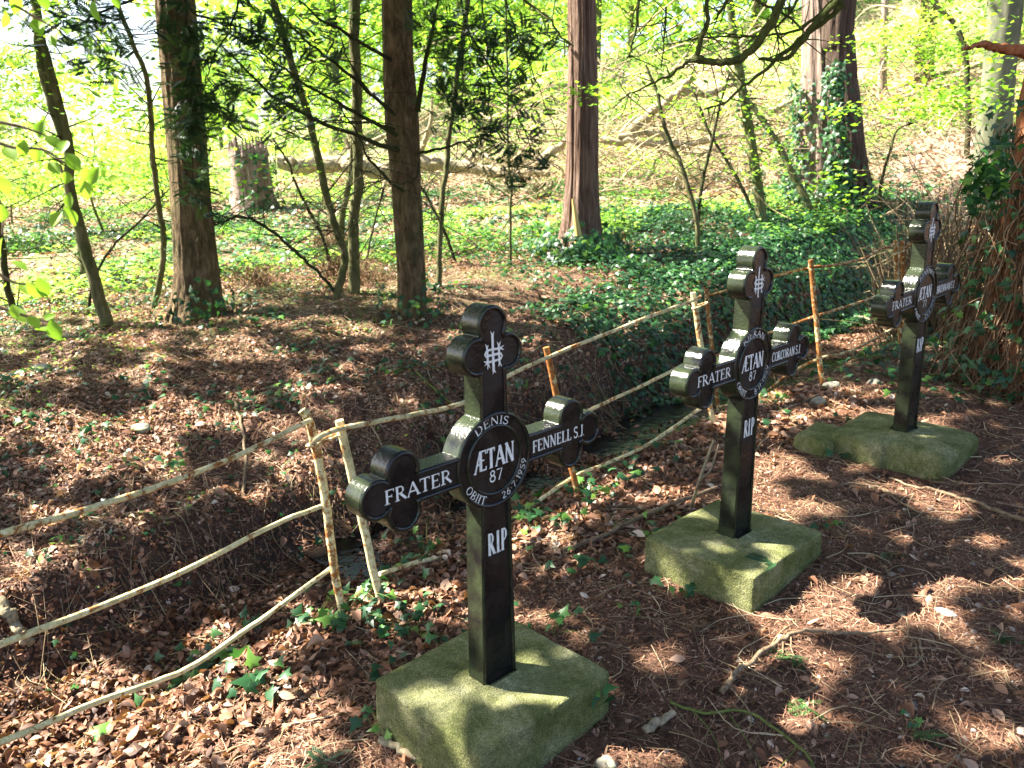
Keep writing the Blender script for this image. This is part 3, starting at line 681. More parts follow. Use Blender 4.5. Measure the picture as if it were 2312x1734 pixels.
# the big yew on the left
T1, b1, D1_, P1, R1 = big_tree("yew_tree", [(428, 682), (425, 600), (412, 420), (395, 200), (378, 0)], [94, 84, 70, 68, 68], 0,
    "large yew with a thick straight trunk at left, mossy and flared at the foot", M_YEWBARK, (1.0, .17), 2.6, 3, 110, sm=30)
T2, b2, D2_, P2, R2 = big_tree("yew_tree", [(890, 678), (889, 600), (878, 420), (868, 260), (860, 120), (858, 0)], [64, 60, 60, 68, 58, 58], 0,
    "tall dark yew trunk in the centre with bare limbs spreading from it", M_YEWBARK, (.35, .12), 2.6, 8, 110, sm=30)
T3, b3, D3_, P3, R3 = big_tree("cedar_tree", [(1250, 545), (1253, 500), (1256, 400), (1258, 200), (1256, 0)], [84, 76, 66, 62, 54], 0,
    "red brown cedar trunk right of centre with stringy bark and ivy at its foot", M_CEDARBARK, (.55, .35), 5, 12, 120, sm=24)
T4, b4, D4_, P4, R4 = big_tree("cedar_tree", [(1775, 430), (1775, 330), (1776, 200), (1772, 100), (1768, 0)], [98, 88, 72, 62, 56], 0,
    "massive twin stemmed cedar hung with ivy on the right", M_PALECEDAR, (.35, .5), 5, 15, 120, sm=24)
mb = MB(); P4b = [b4-np.array([0, 0, .3])+np.array([.35, -.05, 0]), b4+np.array([.36, -.05, 0])]+[at_d(x, y, D4_-.15) for x, y in ((1822, 330), (1815, 200), (1812, 100), (1812, 0))]
P4b.append(P4b[-1]+np.array([.1, 0, 5.]))
s_ = KD/FPX*D4_/2; Ps = smooth_path(P4b, 14); tube(mb, Ps, np.interp(np.arange(len(Ps))/14, np.arange(7), [90*s_, 82*s_, 74*s_, 62*s_, 56*s_, 56*s_, 10*s_]), 56, 0, .5, True, 0, 3, 19, flare=(.4, .5), ridges=5)
mb.build("second_stem", bark("dark_cedar_bark", (.02, .013, .010), (.075, .05, .04), (.17, .12, .10), .05, 30, .1, 1., .04), T4)
# pale scar on the cedar's foot
mb = MB(); sc_ = [at_d(x, y, D3_-.26) for x, y in ((1237, 430), (1243, 470), (1249, 515), (1252, 540))]; tube(mb, sc_, [.01, .03, .05, .04], 8, 6, .9)
mb.build("bark_scar", leaf_mat("fresh_torn_wood", [(0, (.5, .38, .12)), (1, (.55, .42, .14))], 0), T3)

# red giant at the right edge
b7 = at_d(2292, 500, 6.3); b7[2] = float(G(b7[0], b7[1]))
T7 = root("redwood_tree", tuple(b7), "broad red barked trunk at the right edge with a snapped limb stub", "tree")
P7 = [b7-np.array([0, 0, .3]), b7, b7+np.array([-.02, 0, .5]), b7+np.array([0, .02, 1.2]), b7+np.array([.03, .03, 2.0]), b7+np.array([.02, .05, 3.2]), b7+np.array([.0, .1, 7])]
mb = MB(); Ps = smooth_path(P7, 14); tube(mb, Ps, np.interp(np.arange(len(Ps))/14, np.arange(7), [.42, .40, .36, .33, .33, .34, .2]), 64, 0, .5, True, 0, 3, 23, flare=(.35, .3), ridges=5)
mb.build("trunk", M_ORANGE, T7)
D7 = 5.75
mb = MB(); st = [at_d(x, y, d) for (x, y), d in ((c(8, 1640, 370), 6.1), (c(8, 1570, 350), 5.9), (c(8, 1400, 312), 5.7), (c(8, 1290, 296), 5.6), (c(8, 1165, 332), 5.5))]
tube(mb, st, [.05, .036, .023, .018, .010], 12, 8, .6, True, .5, 6, 9, wig=.012); mb.build("broken_limb", M_ORANGE, T7)

# smaller stems: (points base->top, widths px, material, label, extra)
def stem(name, pts, wid, mt, label, cat="sapling", ext=2.5, dd=0., wig=.006, seed=0, n=10, base=None, group=None, ivy=0):
    B = at(*pts[0]) if base is None else base; D = math.hypot(B[0], B[1])
    P = [B-np.array([0, 0, .1]), B]+[at_d(x, y, D+dd*(k+1)/len(pts)) for k, (x, y) in enumerate(pts[1:])]
    s = KD/FPX*D/2; R = [wid[0]*s]+[w_*s for w_ in np.interp(np.linspace(0, 1, len(pts)), np.linspace(0, 1, len(wid)), wid)]
    if ext and pts[-1][1] <= 10:
        d = P[-1]-P[-2]; d /= np.linalg.norm(d)+1e-9; P.append(P[-1]+d*ext); R.append(R[-1]*.35)
    r_ = root(name, tuple(B), label, cat, group); mb = MB(); Ps = smooth_path(P, 8)
    tube(mb, Ps, np.interp(np.arange(len(Ps))/8, np.arange(len(P)), R), n, 0, .5, True, .12, 2, seed, wig=wig)
    mb.build("trunk", mt, r_); mb = MB(); rs = np.random.default_rng(seed+500); top_ = Ps[:, 2]-Ps[0, 2]
    for q in range(int(10+3*len(pts))):
        i0 = rs.integers(len(Ps)//5, len(Ps)-1); L = rs.uniform(.25, .8); d = rs.normal(size=3)*[1, .6, .5]; d[2] += .25; d *= L/np.linalg.norm(d); p0 = Ps[i0]; md = p0+d*.5+rs.normal(size=3)*.05; en = p0+d+np.array([0, 0, rs.normal()*.08])
        tube(mb, [p0, md, en], [min(.006, s*wid[-1]*.6)+.001, .003, .0015], 4, 4, .4, cap=False)
        for w_ in range(2): tube(mb, [md, md+rs.normal(size=3)*.12, md+rs.normal(size=3)*.2], [.002, .0015, .001], 3, 3, .4, cap=False)
    mb.build("twigs", M_BRANCH, r_)
    if ivy:
        mb = MB(); ivyon(mb, P, R, ivy, 0, .9, (0, .8), size=.06, spread=.03); mb.build("ivy", M_IVY, r_)
    return r_, P, R, D
SG = "thin young trees rising from the ivy"
sapl = {}
def sp_(k, *a, **kw): sapl[k] = stem(*a, **kw)
sp_('L1', "leaning_sapling", [(232, 703), (205, 610), (175, 500), (150, 400), (150, 330), (125, 220), (98, 120), (75, 0)], [26, 22, 19, 18, 17, 14], M_GREENSTEM, "green barked stem leaning left at the far left, forked above head height", "sapling", seed=1)
r_, P_, R_, D_ = sapl['L1']; mb = MB(); tube(mb, [P_[5], at_d(135, 290, D_), at_d(104, 200, D_), at_d(84, 110, D_), at_d(78, 30, D_), at_d(75, -200, D_)], [.04, .038, .035, .03, .028, .02], 10, 8, .5, seed=4, wig=.006); mb.build("fork", M_GREENSTEM, r_)
sp_('L2', "sapling", [(190, 618), (182, 570), (165, 480), (150, 430)], [18, 16, 12], M_GREENSTEM, "short ivy wrapped stem half hidden behind the leaning forked stem", ivy=60, seed=2)
sp_('L3', "sapling", [(330, 670), (350, 580), (352, 500), (345, 460), (330, 340), (325, 240), (315, 165), (285, 90), (250, 0)], [13, 12, 11, 10, 9, 8], M_GREENSTEM, "thin curving green stem between the forked stem and the left yew", seed=3)
sp_('L4', "sapling", [(192, 665), (205, 600), (245, 530), (300, 480), (345, 430), (375, 398)], [6, 5, 4, 2], M_BRANCH, "slender arching bare shoot left of the yew", seed=4)
sp_('L5', "sapling", [(44, 690), (20, 640), (8, 560), (0, 500), (-20, 380)], [12, 11, 10], M_BRANCH, "thin dark stem cut by the left edge", seed=5)
sp_('A', "sapling", [(726, 645), (745, 560), (728, 500), (712, 450), (692, 360), (672, 270), (650, 200), (622, 110), (590, 0)], [16, 15, 15, 14, 13], M_GREENSTEM, "leaning greenish stem left of the centre yew, rising through its dead limbs", seed=6)
sp_('A2', "sapling", [(735, 560), (738, 470), (755, 390), (762, 310), (768, 250)], [16, 14, 11, 8], M_GREENSTEM, "short curved stem joining the straight smooth stem beside the centre yew", seed=7)
sp_('B', "young_tree", [(766, 636), (765, 560), (764, 470), (774, 400), (772, 300), (770, 180), (765, 90), (764, 0)], [24, 22, 20, 20, 20, 22], M_GREENSTEM, "straight smooth grey green young trunk just left of the centre yew", "tree", seed=8)
sp_('A3', "sapling", [(718, 600), (700, 520), (665, 450), (640, 400), (622, 350), (590, 300)], [8, 7, 5, 3], M_BRANCH, "thin dark shoot slanting left above the dead bracken tuft", seed=9)
sp_('A4', "sapling", [(733, 645), (700, 600), (650, 555), (600, 510), (555, 478), (515, 468), (480, 480), (452, 482)], [7, 7, 6, 5, 3], M_BRANCH, "dark bare shoot arching down to the left of the centre stems", seed=10, wig=.012)
sp_('D', "sapling", [(948, 622), (950, 520), (955, 430), (965, 350), (975, 250), (990, 150), (1003, 60), (1010, 0)], [13, 12, 12, 11, 10], M_GREENSTEM, "thin upright stem just right of the centre yew", seed=11)
sp_('D2', "sapling", [(983, 565), (960, 500), (925, 430), (905, 400), (870, 350), (830, 300)], [7, 6, 4], M_BRANCH, "slanting whip crossing behind the centre yew to its right", seed=12)
sp_('E', "sapling", [(1103, 572), (1102, 480), (1104, 400), (1098, 340), (1096, 200), (1092, 0)], [6, 6, 5, 4], M_GREENSTEM, "pencil thin straight stem between centre yew and red cedar", seed=13)
sp_('E2', "sapling", [(790, 590), (800, 520), (820, 440), (830, 400)], [5, 4, 3], M_BRANCH, "thin pale whip right of the smooth young trunk", seed=14)
sp_('F', "sapling", [(1508, 545), (1503, 470), (1485, 400), (1470, 350), (1450, 310), (1430, 250), (1420, 200), (1395, 140)], [11, 10, 9, 8, 5], M_GREENSTEM, "grey forked sapling with pale bark right of the red cedar", seed=15)
sp_('F2', "sapling", [(1505, 505), (1512, 440), (1520, 380), (1540, 300), (1552, 240), (1575, 160)], [8, 7, 6, 4], M_BRANCH, "dark leaning stem crossing the forked sapling", seed=16)
sp_('G', "ivied_young_tree", [(1645, 492), (1640, 430), (1632, 370), (1622, 300), (1610, 230), (1598, 160), (1585, 80), (1575, 0)], [24, 21, 19, 17, 15], M_GREENSTEM, "slim leaning young tree wrapped in ivy left of the twin cedar", "tree", seed=17, ivy=240)
sp_('H', "sapling", [(1755, 470), (1740, 430), (1715, 380), (1690, 330), (1655, 270), (1615, 215), (1570, 150)], [16, 14, 13, 11, 6], M_GREENSTEM, "leaning stem slanting left in front of the twin cedar", seed=18, ivy=110)
sp_('H2', "sapling", [(1630, 470), (1600, 400), (1565, 340), (1530, 280), (1500, 200)], [8, 7, 6, 4], M_BRANCH, "dark leaning whip left of the ivy wrapped young tree", seed=19)
sp_('I', "sapling", [(2088, 335), (2092, 260), (2090, 200), (2085, 110), (2060, 50), (2020, 10)], [10, 9, 9, 8], M_BRANCH, "dark forked sapling on the slope left of the grey trunk", seed=20)
sp_('J', "sapling", [(1905, 470), (1903, 400), (1925, 320), (1940, 280), (1985, 262)], [7, 6, 4, 2], M_BRANCH, "small crooked sapling standing above the farthest cross", seed=21)
# grey trunk at right and a far leaning trunk
T6, b6, D6_, P6, R6 = big_tree("beech_tree", [(2128, 478), (2132, 400), (2148, 260), (2160, 140), (2172, 0)], [46, 48, 54, 50, 52], 0, "smooth grey green beech trunk beside the red barked giant", M_GREYBARK, (.2, .2), 1.2, 31, 40)
far_sp = [([c(8, 905, 540), c(8, 905, 400), c(8, 925, 200), c(8, 940, 40), c(8, 930, -80)], [36, 34, 32, 30], M_YEWBARK, "leaning brown trunk on the far right slope among bright leaves"),
          ([(1905, 200), (1908, 100), (1912, 0)], [16, 14, 12], M_PALECEDAR, "pale thin trunk behind the twin cedar on the far slope")]
for q, (pts, wd, mt, lb) in enumerate(far_sp): sp_('far%d' % q, "distant_tree", pts, wd, mt, lb, "tree", n=16, seed=40+q)

# limbs of the centre yew
mb = MB()
Dc = D2_
for pts, r0 in (([(880, 330), (760, 290), (640, 240), (560, 180), (480, 100)], .022), ([(870, 300), (780, 250), (700, 205), (600, 140), (500, 60)], .018), ([(850, 245), (740, 150), (660, 90), (590, 10)], .016),
                ([(880, 420), (810, 360), (770, 290), (720, 200)], .014), ([(845, 130), (760, 80), (680, 30), (620, -30)], .016), ([(860, 280), (800, 265), (700, 262), (620, 250)], .010), ([(865, 260), (790, 190), (740, 100), (720, 0)], .010),
                ([(905, 330), (960, 318), (1020, 300), (1090, 275)], .014), ([(902, 240), (915, 150), (935, 60), (950, -40)], .026), ([(990, -40), (1010, 60), (1060, 150), (1110, 230), (1150, 330)], .012),
                ([(1080, -40), (1110, 60), (1150, 150), (1180, 240)], .010), ([(1000, 100), (1000, 200), (990, 300)], .007), ([(1040, -20), (1050, 100), (1055, 180), (1060, 290)], .008), ([(905, 350), (900, 380), (880, 395), (840, 390), (780, 365), (700, 345)], .007)):
    q = [at_d(x, y, Dc-.1-.5*k/len(pts)) for k, (x, y) in enumerate(pts)]; tube(mb, q, [r0, r0*.8, r0*.5, r0*.25], 6, 6, .4, seed=int(pts[0][0]), wig=.012)
    for t in range(9):
        a = smooth_path(q, 6); i0 = rng.integers(3, len(a)-1); d = rng.normal(size=3)*.3; d[2] = -abs(d[2])*.5
        tube(mb, [a[i0], a[i0]+d*.5, a[i0]+d+np.array([0, 0, -.06])], [.004, .003, .001], 4, 4, .4, cap=False)
mb.build("branches", M_BRANCH, T2)
fol = MB()
for pts, n_, s_ in (([(945, 20), (960, 80), (1000, 150)], 90, .12), ([(1000, 0), (1040, 120), (1060, 230)], 150, .13), ([(1080, 20), (1120, 120), (1150, 260)], 160, .14), ([(960, 190), (1000, 220), (1040, 290)], 110, .12),
                    ([(1060, 240), (1090, 330), (1120, 400)], 100, .10), ([(1140, 300), (1170, 380)], 45, .09), ([(1150, 0), (1190, 90)], 45, .12), ([(690, 10), (700, 90), (720, 150)], 60, .13), ([(460, 20), (500, 110), (560, 160)], 70, .14),
                    ([(590, 130), (610, 210), (640, 270)], 100, .11), ([(540, 20), (580, 60), (600, 100)], 50, .12), ([(475, 180), (490, 250)], 30, .10), ([(640, 60), (660, 160)], 35, .12), ([(900, 10), (920, 60)], 20, .08)):
    yewfol(fol, [at_d(x, y, Dc-.5) for x, y in pts], n_, s_*.8, .105)
fol.build("foliage", M_YEW, T2)
# limbs and drooping sprays of the left yew
mb = MB(); fol = MB(); De = D1_-1.1
for pts, r0 in (([(395, -40), (405, 60), (415, 160), (410, 250), (420, 330), (415, 420)], .012), ([(360, -60), (430, 40), (520, 60), (600, 110)], .014), ([(340, -40), (250, 20), (150, 60), (90, 70)], .012), ([(520, -60), (500, 60), (450, 150), (440, 200)], .010)):
    q = [at_d(x, y, De) for x, y in pts]; tube(mb, q, [r0, r0*.6, r0*.3], 6, 6, .4, wig=.03)
mb.build("branches", M_BRANCH, T1)
for pts, n_, s_ in (([(395, 20), (410, 120)], 70, .08), ([(400, 130), (410, 230), (425, 330)], 130, .07), ([(415, 300), (430, 390), (425, 430)], 70, .06), ([(70, 10), (160, 25), (260, 20)], 90, .11), ([(160, 60), (230, 100), (290, 95)], 60, .10),
                    ([(440, 100), (480, 160), (470, 220)], 60, .10), ([(440, 200), (490, 260)], 40, .08), ([(500, 30), (560, 60), (600, 110)], 70, .11), ([(200, 120), (260, 150)], 26, .09)):
    yewfol(fol, [at_d(x, y, De) for x, y in pts], n_, s_, .12)
fol.build("foliage", M_YEW, T1)
# mossy bare boughs coming in from the upper right, from the red giant
mb = MB(); Db = 5.3
def bough(ps, r0, r1, dd=0.):
    q = [at_d(*c(7, x, y), Db+dd) for x, y in ps]; tube(mb, q, np.linspace(r0, r1, 5), 8, 6, .4, True, .15, 2, int(ps[0][0]), wig=.007)
    a = smooth_path(q, 6)
    for t in range(14):
        i0 = rng.integers(1, len(a)-1); d = rng.normal(size=3)*.13; tube(mb, [a[i0], a[i0]+d*.6+rng.normal(size=3)*.02, a[i0]+d], [.004, .003, .001], 4, 3, .4, cap=False)
bough([(1540, -60), (1490, 60), (1430, 180), (1340, 290), (1260, 350), (1180, 365), (1100, 365), (1040, 345), (1020, 310), (1050, 210), (1085, 110), (1070, -60)], .026, .012)
bough([(1180, 365), (1060, 362), (960, 370), (880, 430), (760, 490), (640, 540), (560, 590)], .013, .004)
bough([(1880, -40), (1760, 90), (1640, 230), (1560, 330), (1440, 350), (1380, 345)], .020, .008, .05)
bough([(1880, 20), (1740, 150), (1560, 280), (1440, 390), (1300, 500), (1200, 590), (1060, 640)], .016, .004, .1)
bough([(1860, -60), (1700, 120), (1560, 190), (1330, 215), (1100, 215), (900, 250)], .012, .003, .15)
bough([(1290, -60), (1440, 40), (1540, 90), (1660, 200)], .011, .005, .2)
bough([(690, -60), (670, 120), (640, 280), (610, 340)], .010, .004, .25); bough([(840, 40), (830, 220), (810, 400)], .006, .003, .25)
bough([(-40, -60), (70, 50), (160, 110), (220, 210), (300, 270)], .010, .004, .3); bough([(1650, -60), (1560, 80), (1480, 180), (1560, 270)], .010, .004, .3)
bough([(1240, -60), (1170, 50), (1120, 120)], .01, .004, .1)
mb.build("overhanging_boughs", M_MOSSBRANCH, T7)

# ivy on trunks
mb = MB(); ivyon(mb, P3[1:4], [.5, .36, .3], 420, 0, 1, (0, .55), (-1.2, 1.3), .085, .07); mb.build("ivy", M_IVY, T3)
mb = MB(); ivyon(mb, P4b[1:5], [.50, .42, .38, .33], 620, 0, .9, (0, .85), (-2.1, .22), .08, .05)
ivyon(mb, P4[1:5], [.52, .42, .36, .32], 520, 0, 1., (0, .75), (-2.9, .35), .08, .07); ivyon(mb, P4[1:3], [.65, .5], 320, 0, 1., (0, .4), (-1.6, 1.2), .08, .08); mb.build("ivy", M_IVY, T4)
mb = MB(); ivyon(mb, P1[1:3], [.36, .30], 90, 0, 1, (0, .9), (-1.3, .8), .06, .04); mb.build("ivy", M_IVY, T1)
mb = MB(); ivyon(mb, P2[1:3], [.28, .24], 80, 0, 1, (0, .9), (-1.6, 1.2), .06, .04); mb.build("ivy", M_IVY, T2)
# tangle of dead vines and ivy round the red giant's foot
mb = MB()
for k in range(520):
    a = rng.normal(-2.5, .75); h0 = rng.uniform(.1, 1.65); r0 = .37+.07*rng.random()+.16*max(0, 1-h0)*rng.random(); L = rng.uniform(.3, 1.1)
    p0 = b7+np.array([math.cos(a)*r0, math.sin(a)*r0, h0]); e = p0+np.array([math.cos(a)*.2*rng.random(), math.sin(a)*.2*rng.random(), -min(L, h0)]); mid = (p0+e)/2+rng.normal(size=3)*.07
    tube(mb, [p0, mid, e+rng.normal(size=3)*[.06, .06, .01]], [.003+.004*rng.random()**3, .003], 4, 4, rng.random(), cap=False)
dv = mb.build("dead_vine_tangle", M_VINE, loc=b7); tag(dv, "curtain of dry brown vines hanging round the red trunk's foot", "dead vines", kind='stuff')
mb = MB(); nn = 520; a = rng.normal(-2.6, .8, nn); h0 = rng.random(nn)**1.2*1.7; r0 = .42+.14*rng.random(nn)+.14*np.maximum(0, 1-h0)
d = np.stack([np.cos(a), np.sin(a), np.zeros(nn)], -1); pos = b7+d*r0[:, None]; pos[:, 2] = b7[2]+.05+h0
scatter(mb, *IVY, pos, jitter(d+np.array([0, -.2, .5]), .45), -1.57+rng.normal(size=nn)*.9, .055*(.6+.8*rng.random(nn)), rng.random(nn)**1.5*.95)
for px, py, n_ in ((2130, 410, 60), (2150, 380, 40), (2105, 400, 24), (2155, 330, 20)):
    pos = at_d(px, py, 5.3)+rng.normal(size=(n_, 3))*.06; scatter(mb, *IVY, pos, rnormal(n_, .5), rng.random(n_)*6.28, .07*(.7+.6*rng.random(n_)), .3+.7*rng.random(n_))
tag(mb.build("climbing_ivy", M_IVY, loc=b7), "green ivy climbing through dry vines at the right edge trunk", "ivy")

# ------------------------------------------------------------------ stump, log, dead limbs, brush
def gp(px, py): return at(px, py)
bs = at_d(545, 405, 17.0); bs[2] = float(G(bs[0], bs[1])); print('stump', bs, proj(bs), 'T', D1_, D2_, D3_, D4_, D6_)
Ds = math.hypot(bs[0], bs[1]); s = KD/FPX*Ds
r_ = root("tree_stump", tuple(bs), "broken ivy clad tree stump standing alone in bright greenery at left centre", "tree stump")
mb = MB(); H_ = 120*s; Ps = np.array([bs+np.array([0, 0, z]) for z in np.linspace(-.3, H_, 26)])
tube(mb, Ps, np.interp(np.linspace(0, 1, 26), [0, .4, 1], [50*s, 40*s, 36*s]), 40, 0, .5, True, 0, 3, 51, flare=(.25, .3), ridges=4); 
for k in range(16):
    a = k/16*6.28; p0 = bs+np.array([math.cos(a)*34*s, math.sin(a)*34*s, H_-.15]); tube(mb, [p0, p0+np.array([0, 0, rng.uniform(.15, .45)])], [.07, .01], 6, 0, .5, cap=False)
mb.build("trunk", M_PALECEDAR, r_)
mb = MB(); ivyon(mb, [bs, bs+np.array([0, 0, H_*.6]), bs+np.array([0, 0, H_])], [50*s, 42*s, 38*s], 150, 0, .9, (0, .9), (-.7, .7), .10, .1); mb.build("ivy", M_IVY, r_)
Dl = Ds-1.0
mb = MB(); lg = [at_d(x, y, Dl-.1*k) for k, (x, y) in enumerate(((600, 348), (650, 358), (740, 352), (830, 366), (900, 350), (1000, 364), (1190, 372)))]
r_ = root("fallen_log", tuple(lg[0]), "long pale fallen tree trunk lying behind the centre yew", "fallen log")
tube(mb, lg, [.13, .17, .15, .17, .11, .08], 20, 8, .5, True, .5, 3, 5, wig=.06); mb.build("trunk", M_PALEWOOD, r_)
mb = MB()
for k in range(5):
    a = lg[2+k % 4]; e = a+np.array([rng.uniform(-.5, 1.2), rng.uniform(-.5, .5), rng.uniform(.3, 1.3)]); tube(mb, [a, (a+e)/2+rng.normal(size=3)*.1, e], [.06, .04, .015], 8, 5, .5)
mb.build("branches", M_PALEWOOD, r_)
FL = [([(630, 770), (780, 650), (930, 520), (1000, 440)], .10, "pale moss streaked limb rising diagonally behind the red cedar"),
      ([(930, 530), (1060, 550), (1160, 520), (1260, 480)], .08, "short pale crooked limb high in the brush pile"),
      ([(440, 810), (640, 830), (860, 850), (1200, 810), (1620, 780)], .07, "long pale limb lying level across the brush pile"),
      ([(90, 950), (180, 880), (260, 800)], .10, "thick pale limb end left of the red cedar"),
      ([(560, 800), (760, 780), (1000, 900), (1200, 860)], .05, "wavy grey limb low in the brush pile"),
      ([(1450, 820), (1600, 870), (1700, 860)], .06, "bleached limb beside the twin cedar's foot"),
      ([(1440, 650), (1560, 600), (1640, 560)], .05, "thin pale limb behind the ivy wrapped young tree"),
      ([(700, 1080), (760, 1000), (830, 880)], .03, "dark snapped branch standing in the brush pile")]
for pts, r0, lb in FL:
    q = [at_d(*c(7, x, y), 15.2) for x, y in pts]; mb = MB(); tube(mb, q, [r0*.95, r0*.75, r0*.4], 12, 8, .5, True, .2, 2, int(pts[0][0]), wig=.05)
    tag(mb.build("fallen_limb", M_PALEWOOD, loc=q[0]), lb, "dead limb", "bleached dead limbs in the brush pile")
mb = MB()
def brush(n, cx, cy, sx, sy, zlo, zhi, L0, L1, r0, lo=0., hi=1.):
    for k in range(n):
        x = rng.normal(cx, sx); y = rng.normal(cy, sy); z = float(G(x, y))+rng.uniform(zlo, zhi)*rng.random()**.6
        a = rng.uniform(0, 6.28); e = rng.normal(.15, .4); L = rng.uniform(L0, L1); d = np.array([math.cos(a), math.sin(a)*.6, math.sin(e)])*L
        p = np.array([x, y, z]); md = p+d*.5+rng.normal(size=3)*L*.12; en = p+d; g = float(G(en[0], en[1])); en[2] = max(en[2], g)
        tube(mb, [p, md, en], [r0*(.4+rng.random()), r0*.2], 3, 4, lo+(hi-lo)*rng.random(), cap=False)
brush(950, 2.6, 15.4, 2.3, 1.0, 0, 2.4, .4, 1.5, .012, .2, 1)
brush(350, 3.0, 18.5, 3.0, 1.6, 0, 3.2, .6, 2., .02, .4, 1)
brush(260, -1.6, 19.5, 1.6, .8, 0, 1.0, .5, 1.8, .013, .3, 1)
brush(1100, 7.6, 12.6, 1.5, 2.2, 0, 1.1, .3, 1.3, .007, .0, .8)
brush(420, 5.3, 9.3, .5, .8, 0, .9, .3, .9, .004, 0, .5)
brush(420, 9.5, 17., 3.0, 2.2, 0, 1.4, .5, 1.8, .012, .2, 1)
for k in range(700):
    p = at_d(rng.uniform(1950, 2125), 470, rng.uniform(7.2, 9.2)); p[2] = float(G(p[0], p[1])); e = p+np.array([rng.normal()*.25, rng.normal()*.25, rng.uniform(.3, 1.25)])
    tube(mb, [p, (p+e)/2+rng.normal(size=3)*.05, e], [.005, .0025], 3, 4, .35*rng.random(), cap=False)
tag(mb.build("dead_brushwood", M_BRUSH), "heap of bleached twigs and brushwood on the far slope", "brushwood", kind='stuff')

# dead bracken tufts near the centre stems
mb = MB()
for px, py, hh, n_ in ((722, 545, .42, 260), (742, 600, .30, 260), (560, 615, .22, 130), (800, 612, .2, 120)):
    g = at(px, py)
    for k in range(n_):
        a = rng.uniform(0, 6.28); rr_ = rng.random()*.35; p = g+np.array([rng.normal()*.12, rng.normal()*.12, 0]); e = p+np.array([math.cos(a)*rr_, math.sin(a)*rr_, hh*rng.uniform(.2, 1)])
        tube(mb, [p, (p+e)/2+rng.normal(size=3)*.03+np.array([0, 0, .05]), e], [.0035, .002], 3, 3, rng.random(), cap=False)
tag(mb.build("dead_bracken", M_VINE), "dry rusty bracken tufts round the stems left of the centre yew", "dead bracken", kind='stuff')

# ------------------------------------------------------------------ leafy layers: bushes and far trees
def crown_mb(cl, n, size, ctr, ext, flat=.35, lo=0, hi=1, csz=.45, tmpl=DIAM):
    mb = MB(); cc = rng.normal(size=(cl, 3)); cc /= np.linalg.norm(cc, axis=1, keepdims=True); cc *= (rng.random((cl, 1))**.45)
    cc = cc*np.array(ext)+np.array(ctr); w = rng.random(cl)**2+.15; w /= w.sum(); k = rng.choice(cl, n, p=w)
    pos = cc[k]+rng.normal(size=(n, 3))*np.array([csz, csz, csz*flat]); rc = rng.random(cl)
    scatter(mb, *tmpl, pos, rnormal(n, .5, .8), rng.random(n)*6.28, size*(.5+.8*rng.random(n)), np.clip(lo+(hi-lo)*(.75*rc[k]+.35*rng.random(n)-.05), 0, 1), False)
    return mb
def proto_tree(h, ext, zc, cl, n, size, tr, bk, lf, csz=.7, nb=16):
    t = MB(); tube(t, [(0, 0, -.4), (0, 0, 0), (.1, .05, h*.4), (-.05, 0, h*.8), (0, 0, h)], [tr*1.2, tr, tr*.7, tr*.3, .02], 10, 6, .5, bump=.1)
    for k in range(nb):
        z = h*rng.uniform(.15, .85); a = rng.uniform(0, 6.28); L = ext[0]*rng.uniform(.5, .95)
        t.add
        tube(t, [(0, 0, z), (math.cos(a)*L*.5, math.sin(a)*L*.5, z+.2*L), (math.cos(a)*L, math.sin(a)*L, z+.25*L)], [tr*.3, tr*.16, tr*.05], 5, 4, .5, cap=False)
    return t.build("trunk", bk, mesh_only=True), crown_mb(cl, n, size, (0, 0, zc), ext, csz=csz).build("crown", lf, mesh_only=True)
BUSH = [proto_tree(2.0, (1.2, 1.2, .9), 1.2, 26, 2600, .085, .025, M_GREENSTEM, M_FARLEAF, .26), proto_tree(1.7, (1.4, 1.1, .7), 1.0, 22, 2200, .085, .02, M_GREENSTEM, M_FARLEAF, .28)]
FART = [proto_tree(11, (3.6, 3.6, 4.6), 5.6, 90, 15000, .17, .18, M_GREYBARK, M_FARLEAF, .55, 26), proto_tree(9, (3.0, 3.0, 4.2), 4.6, 70, 12000, .16, .14, M_GREENSTEM, M_FARLEAF, .5, 22)]
def place_tree(k, kind, name, x, y, s, rz, label, cat, group):
    z = float(G(x, y)); r_ = root(name, (x, y, z), label, cat, group, True); r_.scale = (s, s, s*rng.uniform(.85, 1.15)); r_.rotation_euler = (0, 0, rz)
    for nm, me in zip(("trunk", "crown"), kind[k]):
        o = bpy.data.objects.new(nm, me); C.objects.link(o); o.parent = r_
BU = [(-8.6, 12.5), (-6.8, 14.0), (-9.5, 16.0), (-5.2, 15.6), (-7.6, 18.5), (-11.5, 19.), (-3.6, 18.2), (-4.5, 21.5), (-1.6, 20.5), (-12.5, 14.5), (-.4, 22.8), (-9, 23.5), (6.8, 20.5), (9.2, 19.), (11.5, 17.5), (9.9, 14.0), (12.8, 14.5), (8.0, 23.5), (3.8, 22.0), (-14.5, 21.5), (-6.4, 26.), (12.5, 21.), (1.4, 24.5)]
BU = [b for b in BU if not (-.36 < b[0]/b[1] < .15 and b[1] < 22)]
for q, (x, y) in enumerate(BU):
    place_tree(q % 2, BUSH, "leafy_bush", x, y, rng.uniform(.8, 1.35), rng.uniform(0, 6.28), "low lime green bush of the sunlit understorey behind the stems", "bush", "lime green bushes of the sunlit understorey")
FT = [(-17, 27), (-11, 31), (-6.5, 33), (-1.5, 31), (3.5, 33.5), (8.5, 30), (13.5, 28), (17, 24), (17.5, 31), (22, 27), (-23, 33), (-3, 40), (6, 42), (15, 38), (-14, 42), (12, 21.5), (25, 36), (-26, 26), (1, 47), (-8, 48), (24, 20), (20, 17), (10.5, 36)]
